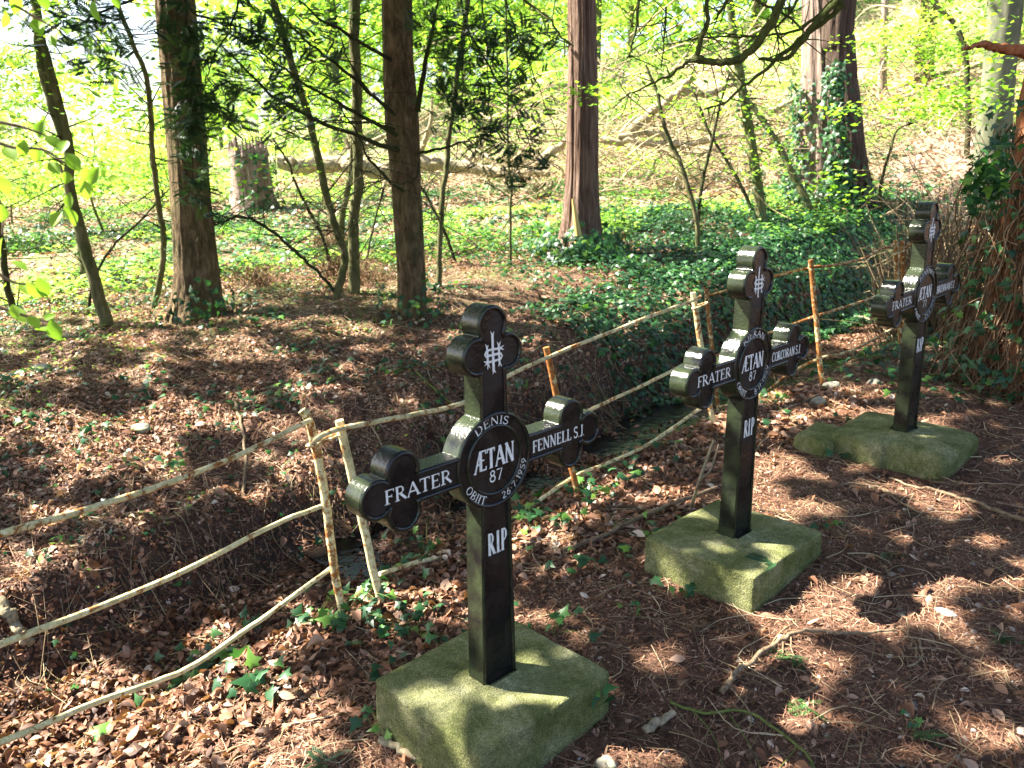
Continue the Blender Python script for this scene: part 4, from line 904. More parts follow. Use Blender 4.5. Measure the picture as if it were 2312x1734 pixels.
for q, (x, y) in enumerate(FT):
    place_tree(q % 2, FART, "woodland_tree", x, y, rng.uniform(.85, 1.25)*(.6 if x < -9 else .82 if q % 3 == 0 else 1), rng.uniform(0, 6.28), "tall leafy tree of the bright wood closing the background", "tree", "tall leafy trees closing the background")
# far wood as one mass
mb = MB(); n_ = 60000; a = rng.uniform(-.95, .95, n_); dd = rng.uniform(46, 80, n_); cl = noise(a*14, dd*.12, 0, 61)
x = np.sin(a)*dd; y = np.cos(a)*dd; zt = rng.random(n_)**.8*(11+5*noise(a*9, 0, 0, 66)); keep = (noise(a*26, zt*.45, dd*.1, 62) > np.where(a < -.38, .25, -.05))
pos = np.stack([x, y, G(x, y, False)+zt], -1)[keep]; k_ = len(pos)
scatter(mb, *DIAM, pos, rnormal(k_, .3, 1.), rng.random(k_)*6.28, .55*(.6+.8*rng.random(k_)), rng.random(k_), False)
tag(mb.build("distant_woods", M_FARLEAF), "distant wood seen as one pale green mass", "woodland", kind='stuff')

# leaf sprays of mid-distance saplings (parts of those saplings)
def spray(rt, spots, D, n, sp, size, lo=.2, hi=1., flat=.3):
    mb = MB()
    for (x, y) in spots:
        pos = at_d(x, y, D)+rng.normal(size=(n, 3))*np.array([sp, sp, sp*flat]); scatter(mb, *DIAM, pos, rnormal(n, 1.2, .7), rng.random(n)*6.28, size*(.7+.6*rng.random(n)), lo+(hi-lo)*rng.random(n))
    mb.build("leaves", M_BEECH, rt)
spray(sapl['F'][0], [(1255, 200), (1300, 192), (1345, 190), (1400, 165), (1450, 120), (1480, 160), (1380, 230), (1330, 215)], 7.4, 46, .16, .055)
spray(sapl['G'][0], [(1655, 330), (1690, 300), (1600, 60), (1560, 20), (1680, 360), (1640, 250)], sapl['G'][3]-.3, 40, .22, .07)
spray(sapl['I'][0], [(1960, 225), (2000, 240), (2040, 220), (1930, 245), (2070, 190), (2110, 120), (2080, 60), (2000, 170), (2120, 190), (2150, 230)], 8.6, 60, .22, .065)
spray(T4, [(1815, 375), (1850, 420), (1790, 240), (1770, 400)], D4_-1.0, 26, .16, .10)
spray(sapl['A'][0], [(600, 370), (660, 290), (540, 30), (580, 60), (610, 20), (560, 200)], sapl['A'][3], 60, .28, .075)
spray(sapl['L3'][0], [(200, 200), (240, 230), (300, 250), (180, 120), (270, 180), (330, 210), (360, 240), (140, 180)], sapl['L3'][3]+.8, 70, .3, .08)
spray(sapl['L1'][0], [(30, 40), (60, 60), (20, 120), (40, 200), (10, 260), (60, 160), (100, 30)], sapl['L1'][3]-.5, 26, .20, .06)
spray(sapl['E'][0], [(1120, 80), (1160, 130), (1070, 60), (1180, 200), (1010, 40)], 10.5, 40, .35, .09)
spray(sapl['L2'][0], [(80, 350), (130, 380), (230, 330), (260, 380), (310, 300), (60, 420)], 9.5, 60, .30, .075)

vs_ = np.random.default_rng(77)
spray(sapl['H2'][0], [(vs_.uniform(980, 1700), vs_.uniform(40, 360)) for _ in range(26)], 11.5, 46, .28, .07)
spray(sapl['G'][0], [(vs_.uniform(1350, 1720), vs_.uniform(150, 450)) for _ in range(10)], 10.5, 30, .25, .06)
spray(sapl['J'][0], [(vs_.uniform(1870, 2120), vs_.uniform(0, 250)) for _ in range(16)], 11.0, 46, .28, .07)
spray(sapl['A3'][0], [(vs_.uniform(430, 840), vs_.uniform(0, 330)) for _ in range(24)], 11.0, 46, .28, .07)
spray(sapl['L4'][0], [(vs_.uniform(120, 380), vs_.uniform(150, 420)) for _ in range(16)], 10.5, 46, .28, .065)
spray(sapl['D2'][0], [(vs_.uniform(900, 1230), vs_.uniform(0, 200)) for _ in range(12)], 11.0, 46, .28, .07)
# close beech sprays at the left edge
BL_ = [(275, 175, 70), (460, 45, 65), (120, 65, 55), (180, 130, 60), (215, 115, 50), (15, 90, 45), (545, 8, 40), (50, 720, 62), (110, 695, 48), (170, 720, 50), (195, 605, 52), (245, 670, 55), (300, 690, 52), (255, 790, 50),
       (345, 762, 60), (400, 815, 42), (445, 825, 60), (310, 835, 45), (398, 890, 58), (330, 940, 48), (322, 1015, 62), (268, 1030, 56), (15, 870, 60), (85, 1250, 55), (125, 1350, 55), (165, 1352, 58), (198, 1345, 60), (20, 1350, 40), (90, 1480, 60),
       (158, 1512, 48), (210, 1555, 64), (262, 1545, 66), (5, 1000, 50), (540, 845, 48), (10, 580, 70), (200, 10, 50), (60, 10, 60), (310, 150, 40), (10, 1160, 55), (70, 1460, 45), (235, 1490, 40)]
LEAFPOS = []
def beech_spray(idx, twigs, label, D):
    pos0 = at_d(*c(5, *twigs[0][0]), D); r_ = root("beech_branch", tuple(pos0), label, "leafy branch", "fresh green beech branches hanging in from the left")
    mb = MB()
    for tw in twigs: tube(mb, [at_d(*c(5, x, y), D) for x, y in tw], [.0035, .0025, .0012], 5, 5, .4)
    mb.build("twig", M_STICK, r_); mb = MB()
    tv, tf = leaf_curled(.10, .35, .1, 6, .33)
    for i_ in idx:
        x, y, s = BL_[i_]; p = at_d(*c(5, x, y), D+rng.normal()*.03); L = s/2.0742*1.0/FPX*D*1.4
        view = -p/np.linalg.norm(p); nr = view*.7+rng.normal(size=3)*.35+np.array([0, 0, .35]); nr /= np.linalg.norm(nr)
        down = np.array([rng.uniform(-.5, .7), 0, -1.]); X_ = down-nr*(down@nr); X_ /= np.linalg.norm(X_); Y_ = np.cross(nr, X_)
        V = (tv*L)@np.stack([X_, Y_, nr], 0)+p; mb.add(V, tf, rng.uniform(.5, 1)); LEAFPOS.append(p)
    mb.build("leaves", M_BEECH, r_)
beech_spray([0, 1, 2, 3, 4, 5, 6, 35, 36, 37], [[(-60, -60), (80, 30), (200, 100), (290, 150)], [(380, -40), (450, 10), (470, 30)]], "uppermost beech spray in the top left corner, seen against pale sky", 1.9)
beech_spray([7, 8, 9, 10, 11, 12, 13, 14, 15, 16, 17, 18, 19, 20, 21, 33, 34], [[(-80, 640), (60, 690), (200, 700), (300, 760), (420, 800)], [(-60, 560), (120, 600), (250, 650)], [(280, 770), (320, 900), (310, 1000)]], "middle beech spray with the most leaves, over the leaning forked stem", 1.75)
beech_spray([22, 23, 24, 25, 26, 27, 28, 29, 30, 31, 32, 38, 39, 40], [[(-80, 1230), (60, 1320), (180, 1330)], [(-60, 1420), (90, 1470), (200, 1500), (260, 1520)], [(-80, 900), (10, 960), (10, 1100)]], "lowest beech spray at the left edge, leaves hanging over brown litter", 1.65)

# ------------------------------------------------------------------ ground scatter
def area_pts(n, r0, r1, a0=-.85, a1=.85):
    a = rng.uniform(a0, a1, n); r = np.sqrt(rng.uniform(r0*r0, r1*r1, n)); x = np.sin(a)*r; y = np.cos(a)*r
    P = np.stack([x, y, G(x, y)], -1); P = P[inview(P)]; u = (P[:, 0]+P[:, 1])*Q; v = (P[:, 1]-P[:, 0])*Q
    return P, u, v
def off_plinth(P):
    ok = np.ones(len(P), bool)
    for k, (x, y, z, yw) in enumerate(CROSS):
        a = math.radians(yw); dx = P[:, 0]-x; dy = P[:, 1]-y; lx = dx*math.cos(a)+dy*math.sin(a); ly = -dx*math.sin(a)+dy*math.cos(a)-TH/2
        ok &= ~((np.abs(lx) < PL[k][0]/2+.01) & (np.abs(ly) < PL[k][1]/2+.01))
    return ok
litter = MB()
SIMPLE = [(np.array([(-.5, 0, 0), (0, .3, .1), (.5, 0, 0), (0, -.3, .12)]), np.array([(0, 1, 2, 3)]))]
def add_litter(n, r0, r1, size, dens, lift=.5, tmpl=LEAFS, tilt=.38):
    P, u, v = area_pts(n, r0, r1); k = (rng.random(len(P)) < dens(P, u, v)) & off_plinth(P); P, u, v = P[k], u[k], v[k]
    nr = Gn(P[:, 0], P[:, 1]); nr = jitter(nr, tilt); L = size*(.6+.8*rng.random(len(P))); P = P+np.array([0, 0, 1])*(L*lift*rng.random(len(P)))[:, None]*.5+np.array([0, 0, .004])
    wet_ = ((v > 2.95) & (v < 4.1)); tone = np.clip(.48+.27*rng.normal(size=len(P))-.2*wet_+.12*noise(P[:, 0]*.8, P[:, 1]*.8, 0, 75), 0, 1)
    w_ = rng.integers(0, len(tmpl), len(P))
    for q, (tv, tf) in enumerate(tmpl):
        s = w_ == q; scatter(litter, tv, tf, P[s], nr[s], rng.random(s.sum())*6.28, L[s], tone[s])
def d1(P, u, v):
    d = .03+.72*ss((v-1.75+.35*noise(u*2, v*2, 0, 71))/.5)
    d = np.where(v > 3.7, np.clip(.32+.75*noise(P[:, 0]*1.7, P[:, 1]*1.7, 0, 73), .04, 1), d)
    d = np.where(v > 5.4, .55+.35*noise(P[:, 0]*1.2, P[:, 1]*1.2, 0, 74), d)
    d = np.where((v > 3.7) & (v < 4.4), np.clip(.25+.6*noise(P[:, 0]*3, P[:, 1]*3, 0, 78), .05, 1), d)
    return d*(1-.62*ss((v-2.95)/.08)*ss((3.75-v)/.06)*ss((u-1.75)/.5))
add_litter(80000, 1.3, 5.5, .036, lambda P, u, v: d1(P, u, v)*(v < 3.75))
add_litter(120000, 2.5, 6., .029, lambda P, u, v: d1(P, u, v)*(v > 3.72))
add_litter(4000, 1.3, 5.5, .055, d1, .8)
add_litter(1200, 1.3, 5.0, .05, lambda P, u, v: .25*(v < 1.9), .4)
add_litter(26000, 2.6, 6.5, .040, lambda P, u, v: .30*((v > 2.95) & (v < 3.8)), 1.6)
add_litter(150000, 1.3, 6.5, .017, lambda P, u, v: np.where(v < 1.6, .25, .9), .2, SIMPLE, .3)
add_litter(120000, 5.5, 11, .036, lambda P, u, v: np.clip(.6+.5*noise(P[:, 0]*1.2, P[:, 1]*1.2, 0, 74), .05, 1)*np.where((v > 2.6) | (P[:, 1] > 6.2), 1, .2), tmpl=LEAFS[:2]+SIMPLE)
add_litter(70000, 11, 24, .085, lambda P, u, v: .6*np.ones(len(P)), tmpl=SIMPLE)
tag(litter.build("leaf_litter", M_LITTER), "dry brown beech leaves strewn over banks, ditch and path", "leaf litter", kind='stuff')

# needles and fine twigs on the path
nd = MB(); P, u, v = area_pts(230000, 1.2, 6.5, -.5, .95)
k = (rng.random(len(P)) < np.where(v < 2.3, 1., np.where(v > 3.65, .12, .3))) & off_plinth(P) & (v < 4.9); P = P[k]
nr = jitter(Gn(P[:, 0], P[:, 1]), .12); n_ = len(P); P = P+np.array([0, 0, 1])*(.003+.012*rng.random(n_))[:, None]
L = .014+.07*rng.random(n_)**2.5; scl = np.stack([L, .0011+.0012*rng.random(n_), L], -1)
scatter(nd, *STRAND, P, nr, rng.random(n_)*6.28, scl, np.clip(rng.normal(.45, .28, n_)+.2*noise(P[:, 0]*2, P[:, 1]*2, 0, 44), 0, 1), False)
P, u, v = area_pts(60000, 4., 12); n_ = len(P); nr = jitter(Gn(P[:, 0], P[:, 1]), .2); L = .05+.10*rng.random(n_)
scatter(nd, *STRAND, P+np.array([0, 0, .012]), nr, rng.random(n_)*6.28, np.stack([L, np.full(n_, .003), L], -1), np.clip(rng.normal(.55, .25, n_), 0, 1), False)
tag(nd.build("needle_litter", M_NEEDLE), "fine reddish brown yew needles covering the path", "needle litter", kind='stuff')
tw = MB(); P, u, v = area_pts(5200, 1.3, 8.5); k = off_plinth(P); P, u, v = P[k], u[k], v[k]
for q in range(len(P)):
    L = rng.uniform(.06, .30)*(1.4 if v[q] > 3 else 1); a = rng.uniform(0, 6.28); d = np.array([math.cos(a), math.sin(a), 0])*L; b_ = np.array([-d[1], d[0], 0])*rng.normal()*.2
    pts = [P[q], P[q]+d*.5+b_, P[q]+d]; 
    for p in pts: p[2] = float(G(p[0], p[1]))+.010+rng.random()*.012
    tube(tw, pts, [.0012+.0025*rng.random()**2, .0012], 4, 3, rng.random()**1.3*.85, cap=False)
for q in range(420):
    uu = rng.uniform(.3, 6.5); vv = rng.uniform(3.75, 4.8); x, y = (uu-vv)*Q, (uu+vv)*Q; L = rng.uniform(.08, .4)
    dx = np.array([.6*rng.normal()*.7+.5, -.6*abs(rng.normal())]); dx /= np.linalg.norm(dx)+.01; pts = []
    for t in (0, .5, 1): a_, b2_ = x+dx[0]*L*t+rng.normal()*.015, y+dx[1]*L*t+rng.normal()*.015; pts.append([a_, b2_, float(G(a_, b2_))+.008+rng.random()*.03])
    tube(tw, pts, [.0015+.003*rng.random()**3, .001], 4, 3, .6*rng.random(), cap=False)
tag(tw.build("twig_litter", M_BRUSH), "thin fallen twigs scattered over the woodland floor", "twig litter", kind='stuff')
# pebbles on the path
pb = MB(); P, u, v = area_pts(6000, 1.2, 5.5, -.1, .95); k = (v < 1.6) & off_plinth(P) & (rng.random(len(P)) < .12+.9*((u-v > 2.2) & (u < 3.2) & (v < .9))); P = P[k]; n_ = len(P)
b_ = bmesh.new(); bmesh.ops.create_icosphere(b_, subdivisions=2, radius=.5); tv = np.array([q.co[:] for q in b_.verts]); tf = np.array([[q.index for q in f.verts] for f in b_.faces]); b_.free()
tv = tv*(1+.15*noise(tv[:, 0]*3, tv[:, 1]*3, tv[:, 2]*3, 5))[:, None]; L = .006+.016*rng.random(n_)**2
scatter(pb, tv, tf, P+np.array([0, 0, .003]), jitter(np.tile([0, 0, 1.], (n_, 1)), .2), rng.random(n_)*6.28, np.stack([L*1.3, L, L*.7], -1), rng.random(n_))
M_PEB = leaf_mat("pebble_stone", [(0, (.10, .095, .09)), (.6, (.24, .21, .18)), (1, (.48, .44, .38))], 0, 1, .7, .3)
tag(pb.build("gravel", M_PEB), "small pebbles showing through the needles on the path", "gravel", kind='stuff')

# ground ivy: stems with leaves; sparse close by, dense mats towards the right rear
iv = MB()
def add_ivy(n, r0, r1, size, dens, lift=.05, lo=0., hi=1., a0=-.85, a1=.85):
    P, u, v = area_pts(n, r0, r1, a0, a1); k = (rng.random(len(P)) < dens(P, u, v)) & off_plinth(P); P = P[k]; n_ = len(P); nr = jitter(Gn(P[:, 0], P[:, 1])*1.1, .38)
    P = P+np.array([0, 0, 1])*(lift*(.3+rng.random(n_)))[:, None]
    scatter(iv, *IVY, P, nr, rng.random(n_)*6.28, size*(.55+.8*rng.random(n_)), np.clip(lo+(hi-lo)*rng.random(n_)**1.7, 0, 1))
def clump(P, s=2.2, th=.15, seed=81): return ss((noise(P[:, 0]*s, P[:, 1]*s, 0, seed)-th)/.25)
add_ivy(5000, 3.0, 6.5, .036, lambda P, u, v: .5*((v > 3.7) & (v < 5.4))*clump(P, 4, .0, 83), .04)
add_ivy(9000, 1.4, 6.5, .052, lambda P, u, v: .50*clump(P, 3.5, .25)*ss((v-1.3)/.8)*(1-.8*((v > 3.0) & (v < 3.7)))+.30*np.exp(-((v-2.55)/.22)**2)*ss((u-.9)/.8))
add_ivy(26000, 5.0, 10, .05, lambda P, u, v: .55*clump(P, 2.4, .15)*ss((v-4.1)/.8), .05, .1, 1)
def dense(P, u, v):
    x_, y_, d_ = proj(P); m = ss((x_-1150+220*noise(P[:, 0]*.9, P[:, 1]*.9, 0, 85))/250)*(v > 3.65)*ss((np.where(x_ > 1560, 780, 640)+30*noise(P[:, 0], P[:, 1], 0, 88)-y_)/50)*ss((x_-900)/300); return np.clip(m*1.1, 0, 1)*(.30+.70*clump(P, 2.2, -.05, 90))
add_ivy(110000, 4.8, 13, .058, dense, .09, 0, .95, -.1, .85)
add_ivy(30000, 6, 15, .06, lambda P, u, v: .35*((v > 3.9) & (v < 5) & (u > 5.5)), .05, 0, .8, .1, .85)
add_ivy(22000, 10, 18, .10, lambda P, u, v: .7*clump(P, 1.0, -.1, 92), .07)
add_ivy(3500, 4.2, 8.5, .06, lambda P, u, v: .9*((v > 1.2) & (v < 3.1) & (u > 5.2)), .06, 0, 1, .2, .85)
uu_ = rng.uniform(5.2, 14, 9000); vv_ = rng.uniform(3.72, 5.2, 9000); P = np.stack([(uu_-vv_)*Q, (uu_+vv_)*Q, uu_*0], -1); P[:, 2] = G(P[:, 0], P[:, 1])+.02+.06*rng.random(9000)
scatter(iv, *IVY, P, jitter(Gn(P[:, 0], P[:, 1]), .4), rng.random(9000)*6.28, .062*(.55+.8*rng.random(9000)), np.clip(.9*rng.random(9000)**1.7, 0, 1))
tag(iv.build("ground_ivy", M_IVY), "ivy creeping over banks and woodland floor", "ground ivy", kind='stuff')
hb = MB()
def add_herb(n, r0, r1, size, dens, lift=.08):
    P, u, v = area_pts(n, r0, r1); k = rng.random(len(P)) < dens(P, u, v); P = P[k]; n_ = len(P)
    P = P+np.array([0, 0, 1])*(lift*(.2+rng.random(n_)))[:, None]
    scatter(hb, *DIAM, P, rnormal(n_, 1.1, .5), rng.random(n_)*6.28, size*(.5+.8*rng.random(n_)), np.clip(.45+.75*noise(P[:, 0]*.55, P[:, 1]*.55, 0, 98)+.3*rng.normal(size=n_), 0, 1))
add_herb(30000, 5.0, 10.5, .040, lambda P, u, v: .6*clump(P, 1.8, .1, 95)*(v > 4.5)*ss((P[:, 1]-4.6)/2), .04)
add_herb(16000, 3.0, 8, .030, lambda P, u, v: .5*clump(P, 3, .1, 99)*(v > 3.9), .02)
add_herb(110000, 9.5, 20, .085, lambda P, u, v: .8*clump(P, .9, 0., 96)*(v > 4.6), .12)
add_herb(60000, 19, 40, .17, lambda P, u, v: .8*clump(P, .4, -.1, 97), .3)
tag(hb.build("undergrowth", M_HERB), "bright green low herbs and seedlings on the sunlit woodland floor", "undergrowth", kind='stuff')

# ------------------------------------------------------------------ single fallen sticks, cones, stones
def ground_pts(pts, r):
    q = []
    for p in pts: g = at(*p[:2]); g[2] += r*.9+(p[2] if len(p) > 2 else .013); q.append(g)
    return q
def stick(pts, r0, r1, label, mt=None, twigs=(), name="fallen_branch", cat="fallen branch", group="fallen branches on the ground"):
    q = ground_pts(pts, max(r0, r1)); mb = MB(); tube(mb, q, np.linspace(r0, r1, 4)*1.15, 8, 7, .5, True, .22, 2, int(pts[0][0]), wig=r0*.8)
    for t in twigs: tube(mb, ground_pts(t, r1*.6), [r1*.8, r1*.5, r1*.25], 6, 5, .5, wig=.002)
    if name == "fallen_branch" and mt is M_MOSSSTICK:
        a = smooth_path(q, 10)
        for k in range(26): i0 = rng.integers(0, len(a)); tube(mb, [a[i0], a[i0]+rng.normal(size=3)*.012+np.array([0, 0, .004])], [.0022, .001], 4, 2, .5, cap=False)
    return tag(mb.build(name, mt or M_STICK, loc=q[0]), label, cat, group)
stick([(1558, 1508), (1590, 1465), (1640, 1425), (1700, 1385), (1760, 1374), (1840, 1378), (1935, 1372)], .0085, .004, "curved tan branch with a bend, right of the nearest plinth", twigs=[[(1708, 1385), (1712, 1420), (1760, 1470), (1830, 1520), (1862, 1552)]])
stick([(1448, 1528), (1520, 1550), (1608, 1548), (1680, 1590), (1740, 1640), (1775, 1700)], .0045, .0028, "moss green knobbly branch forking across the bottom of the picture", M_MOSSSTICK, twigs=[[(1490, 1540), (1535, 1590), (1560, 1659), (1565, 1700)], [(1720, 1625), (1690, 1659), (1660, 1700)], [(1575, 1552), (1620, 1620), (1650, 1690)]])
stick([(2230, 1140), (2120, 1100), (2020, 1068), (1960, 1055), (1920, 1040)], .0085, .004, "long straight branch at the right edge, running down from the third plinth", twigs=[[(2075, 1085), (2110, 1120), (2140, 1148)]])
stick([(1905, 970), (1950, 1008), (1990, 1020), (2060, 1048), (2130, 1052), (2230, 1056)], .0055, .003, "thin pale branch passing just below the third plinth's front corner", twigs=[[(1975, 1022), (2010, 1010), (2035, 990)], [(2105, 1052), (2122, 1035), (2125, 1022)]])
stick([(1790, 1058), (1850, 1052), (1900, 1062), (1940, 1090), (1990, 1118)], .006, .003, "crooked lichened branch on the path left of the long straight branch", twigs=[[(1850, 1052), (1820, 1066), (1780, 1064)]])
stick([(1215, 1200, .02), (1300, 1170, .02), (1390, 1130, .03), (1470, 1100, .03), (1548, 1068, .03)], .009, .007, "long straight stick lying behind the middle plinth")
mb = MB(); b_ = at(1493, 1098); tube(mb, [b_, at_d(1510, 1040, 3.25), at_d(1528, 990, 3.3), at_d(1543, 950, 3.33)], [.009, .007, .006, .007], 8, 6, .5); tube(mb, [at_d(1512, 1035, 3.25), at_d(1535, 1015, 3.35), at_d(1552, 960, 3.5)], [.005, .004, .003], 6, 5, .5)
tag(mb.build("leaning_stick", M_PALEWOOD, loc=b_), "pale broken stick propped upright left of the middle cross", "stick")
stick([(822, 1612), (860, 1630), (905, 1650), (960, 1685)], .011, .010, "short thick birch stick with flaking white bark by the nearest plinth", M_PALEWOOD, name="birch_stick", cat="stick")
stick([(1392, 1592), (1420, 1572), (1455, 1552)], .012, .010, "short stubby grey log piece right of the nearest plinth", M_PALEWOOD, name="log_piece", cat="stick")
stick([(1480, 870), (1560, 862), (1640, 855), (1700, 850)], .004, .002, "thin pale stick under the fence rails behind the middle cross")
stick([(1560, 1025), (1620, 990), (1660, 950), (1720, 930), (1775, 925)], .007, .004, "thin bent stick right of the middle cross shaft", twigs=[[(1660, 950), (1655, 985), (1648, 1010)]])
stick([(1650, 905), (1700, 890), (1760, 862), (1790, 850)], .006, .006, "tan stick lying by the stones at the fence between second and third cross")
stick([(0, 1310), (25, 1345), (50, 1385), (72, 1405)], .022, .017, "thick pale broken branch in the ditch at the left edge", M_PALEWOOD)
stick([(505, 870), (515, 900), (528, 950, .03), (532, 1020, .03), (525, 1080)], .011, .007, "dark crooked root hanging down the far bank above the top rail", M_STICK)
stick([(438, 700), (470, 685), (500, 660), (535, 640, .1), (560, 622, .2)], .010, .004, "dead branch lying against the left yew's foot", M_STICK)
stick([(245, 578), (300, 572), (340, 565), (372, 560)], .035, .02, "dark rotting log between the thin curved stem and the left yew", M_YEWBARK, name="rotting_log", cat="log")
stick([(900, 810), (930, 840), (955, 860), (975, 880)], .008, .005, "slim mossy stick on the far bank left of the nearest cross head", M_MOSSSTICK)
stick([(1180, 705), (1195, 725), (1212, 745)], .005, .003, "thin green twig standing beside a rusty fence post top", M_MOSSSTICK)
stick([(1848, 703, .10), (1880, 712, .10), (1910, 728, .06), (1945, 745)], .010, .008, "pale snapped branch poking out in the ditch left of the third cross", M_PALEWOOD)
stick([(1920, 965), (1850, 962), (1830, 975), (1812, 990)], .004, .003, "thin stick resting on the left end of the third plinth")
stick([(1960, 1410), (2040, 1412), (2140, 1450), (2200, 1500)], .003, .002, "long thin twig in the lower right of the path")
stick([(2140, 1010), (2180, 975), (2230, 960)], .004, .002, "thin twig right of the third plinth")
stick([(2120, 870), (2060, 845), (1990, 838), (2000, 835)], .005, .003, "thin pale stem behind the third cross")
stick([(1985, 1390), (1990, 1430), (1960, 1450)], .004, .003, "small kinked twig at lower right of the bent tan branch")
# yew sprig on the middle plinth
cx_, cy_, cz_, _ = CROSS[1]
sgp = at_d(1665, 1160, 3.02); sgp[2] = cz_-.026
mb = MB(); 
for q in range(3):
    a = rng.uniform(0, 6.28); tv, tf = needle_spray(12); scatter(mb, tv, tf, (sgp+np.array([.01*q, -.01*q, .004*q]))[None], jitter(np.array([[0, 0, 1.]]), .12), np.array([-2.2+.5*q]), np.array([.085]), np.array([.6]), False)
tag(mb.build("yew_sprig", M_YEW, loc=sgp), "small green yew sprig lying on the middle cross's plinth", "sprig")
# green yew sprigs on the path
for q, (px, py, lb) in enumerate(((1990, 1588, "green needled sprig with buds near the bottom right"), (2188, 1390, "green needled sprig at the right edge of the path"), (1716, 1428, "green sprig beside the bend of the tan branch"), (700, 1660, "faded yew sprig lying on brown leaves at the bottom left of centre"), (1755, 1532, "small bright green sprig among the sunlit needles"), (1910, 1200, "tiny green sprig in a sunlit patch of path"))):
    g = at(px, min(py, 1650)); g[2] += .012; mb = MB(); k_ = 5
    scatter(mb, *YEW, g+rng.normal(size=(k_, 3))*[.012, .012, .003], rnormal(k_, 1.2, .4), rng.random(k_)*6.28, .06+.03*rng.random(k_), .4+.6*rng.random(k_), False)
    tag(mb.build("yew_sprig", M_YEW, loc=g), lb, "sprig", "green yew sprigs dropped on the ground")
# cones
def cone(px, py, r, label, mt):
    g = at(px, py); mb = MB(); n_ = 90; t = (np.arange(n_)+.5)/n_; ph = np.arange(n_)*2.39996; rr = r*np.sin(np.pi*(t*.85+.08))**.8; ax = (t-.5)*r*2.6
    nr = np.stack([np.full(n_, -.35), np.cos(ph), np.sin(ph)], -1); nr /= np.linalg.norm(nr, axis=1, keepdims=True)
    pos = np.stack([ax, rr*np.cos(ph)*.9, rr*np.sin(ph)*.9], -1)
    sc = (np.array([(-.5, -.5, 0), (.6, -.35, .25), (.8, 0, .45), (.6, .35, .25), (-.5, .5, 0)])*1.0, np.array([(0, 1, 2, 3, 4)]))
    scatter(mb, *sc, pos, nr, np.zeros(n_)+ph*0, np.full(n_, r*.55), rng.random(n_)*.6, False)
    tube(mb, [(-r*1.2, 0, 0), (0, 0, 0), (r*1.2, 0, 0)], [r*.4, r*.8, r*.3], 10, 4, .1)
    a = rng.uniform(0, 6.28); ca, sa = math.cos(a), math.sin(a)
    for v_ in mb.v: x_ = v_[:, 0].copy(); v_[:, 0] = ca*x_-sa*v_[:, 1]+g[0]; v_[:, 1] = sa*x_+ca*v_[:, 1]+g[1]; v_[:, 2] += g[2]+r*.8
    tag(mb.build("pine_cone", mt, loc=g), label, "pine cone", "pine cones on the path")
for px, py, r, lb in ((1523, 1352, .017, "open brown pine cone between the two nearer plinths"), (1552, 1500, .015, "dark pine cone beside the end of the bent tan branch"), (1616, 1640, .015, "dark pine cone in the sunlit patch at the bottom"), (1372, 1392, .010, "small round cone close to the nearest plinth's right corner"), (1180, 1330, .011, "cone lying in shadow behind the nearest plinth"), (640, 1510, .02, "weathered pine cone half hidden in the sunlit leaves at lower left")):
    cone(px, py, r, lb, M_VINE)
m, nt, out = mat("stone"); n1 = nz(nt, texco(nt), 12, 5); M_STONE = m
pbsdf(nt, out, ramp(nt, n1, [(.3, (.12, .11, .09)), (.55, (.26, .25, .19)), (.75, (.18, .22, .08))]), .9, bump(nt, n1, .5, .01))
for px, py, L, lb in ((1797, 838, .09, "mossy stone at the foot of the rusty fence post"), (1770, 872, .08, "grey stone below the mossy stone by the fence"), (1500, 905, .07, "stone under the lowest rail behind the middle cross"), (303, 930, .10, "round pale stone half buried on the far bank, upper left"), (1120, 828, .07, "rounded stone on the far bank beside the nearest cross head"), (90, 800, .10, "dark flat stone at far left on the forest floor"),
                   (1925, 1242, .022, "dark pebble on the path"), (1945, 1330, .022, "pale pebble on the sunlit path edge"), (1785, 1590, .02, "oval grey pebble among sunlit needles"), (1208, 878, .05, "stone partly hidden behind the nearest cross arm"), (1888, 830, .07, "lichen covered lump of stone in the ivy left of the third cross"), (1310, 1700, .05, "rounded stone at the bottom beside the nearest plinth")):
    g = at(px, min(py, 1655)); mb = MB(); V = tv*0; b_ = bmesh.new(); bmesh.ops.create_icosphere(b_, subdivisions=4, radius=.5); V = np.array([q.co[:] for q in b_.verts]); F = np.array([[q.index for q in f.verts] for f in b_.faces]); b_.free()
    V = V*(1+.22*noise(V[:, 0]*2.5+px, V[:, 1]*2.5, V[:, 2]*2.5, 5)+.05*noise(V[:, 0]*9, V[:, 1]*9, V[:, 2]*9, 6))[:, None]*np.array([1.3, 1., .75])*L
    mb.add(V+g+np.array([0, 0, L*.12]), F, .5); tag(mb.build("stone", M_STONE, loc=g), lb, "stone", "loose stones")
# bigger separate ivy plants near the camera
def ivy_plant(px, py, n, sp, size, label, hgt=.06):
    g = at(px, min(py, 1655)); r_ = root("ivy_plant", tuple(g), label, "ivy plant", "ivy sprigs near the fence and plinths"); mb = MB(); ms = MB()
    pos = g+rng.normal(size=(n, 3))*np.array([sp, sp, 0]); pos[:, 2] = G(pos[:, 0], pos[:, 1])+hgt*(.4+.8*rng.random(n)); ok = off_plinth(pos); ok = ok if ok.sum() > n*.3 else ok | True; pos = pos[ok]; n = len(pos)
    scatter(mb, *IVY, pos, jitter(np.tile([-.1, -.45, .8], (n, 1)), .35), rng.random(n)*6.28, size*(.7+.6*rng.random(n)), .25+.75*rng.random(n)**1.4)
    for p in pos: tube(ms, [g+rng.normal(size=3)*[sp*.3, sp*.3, 0], (g+p)/2+np.array([0, 0, .02]), p], [.0014, .001], 4, 3, .5, cap=False)
    mb.build("leaves", M_IVY, r_); ms.build("stems", M_MOSSSTICK, r_)
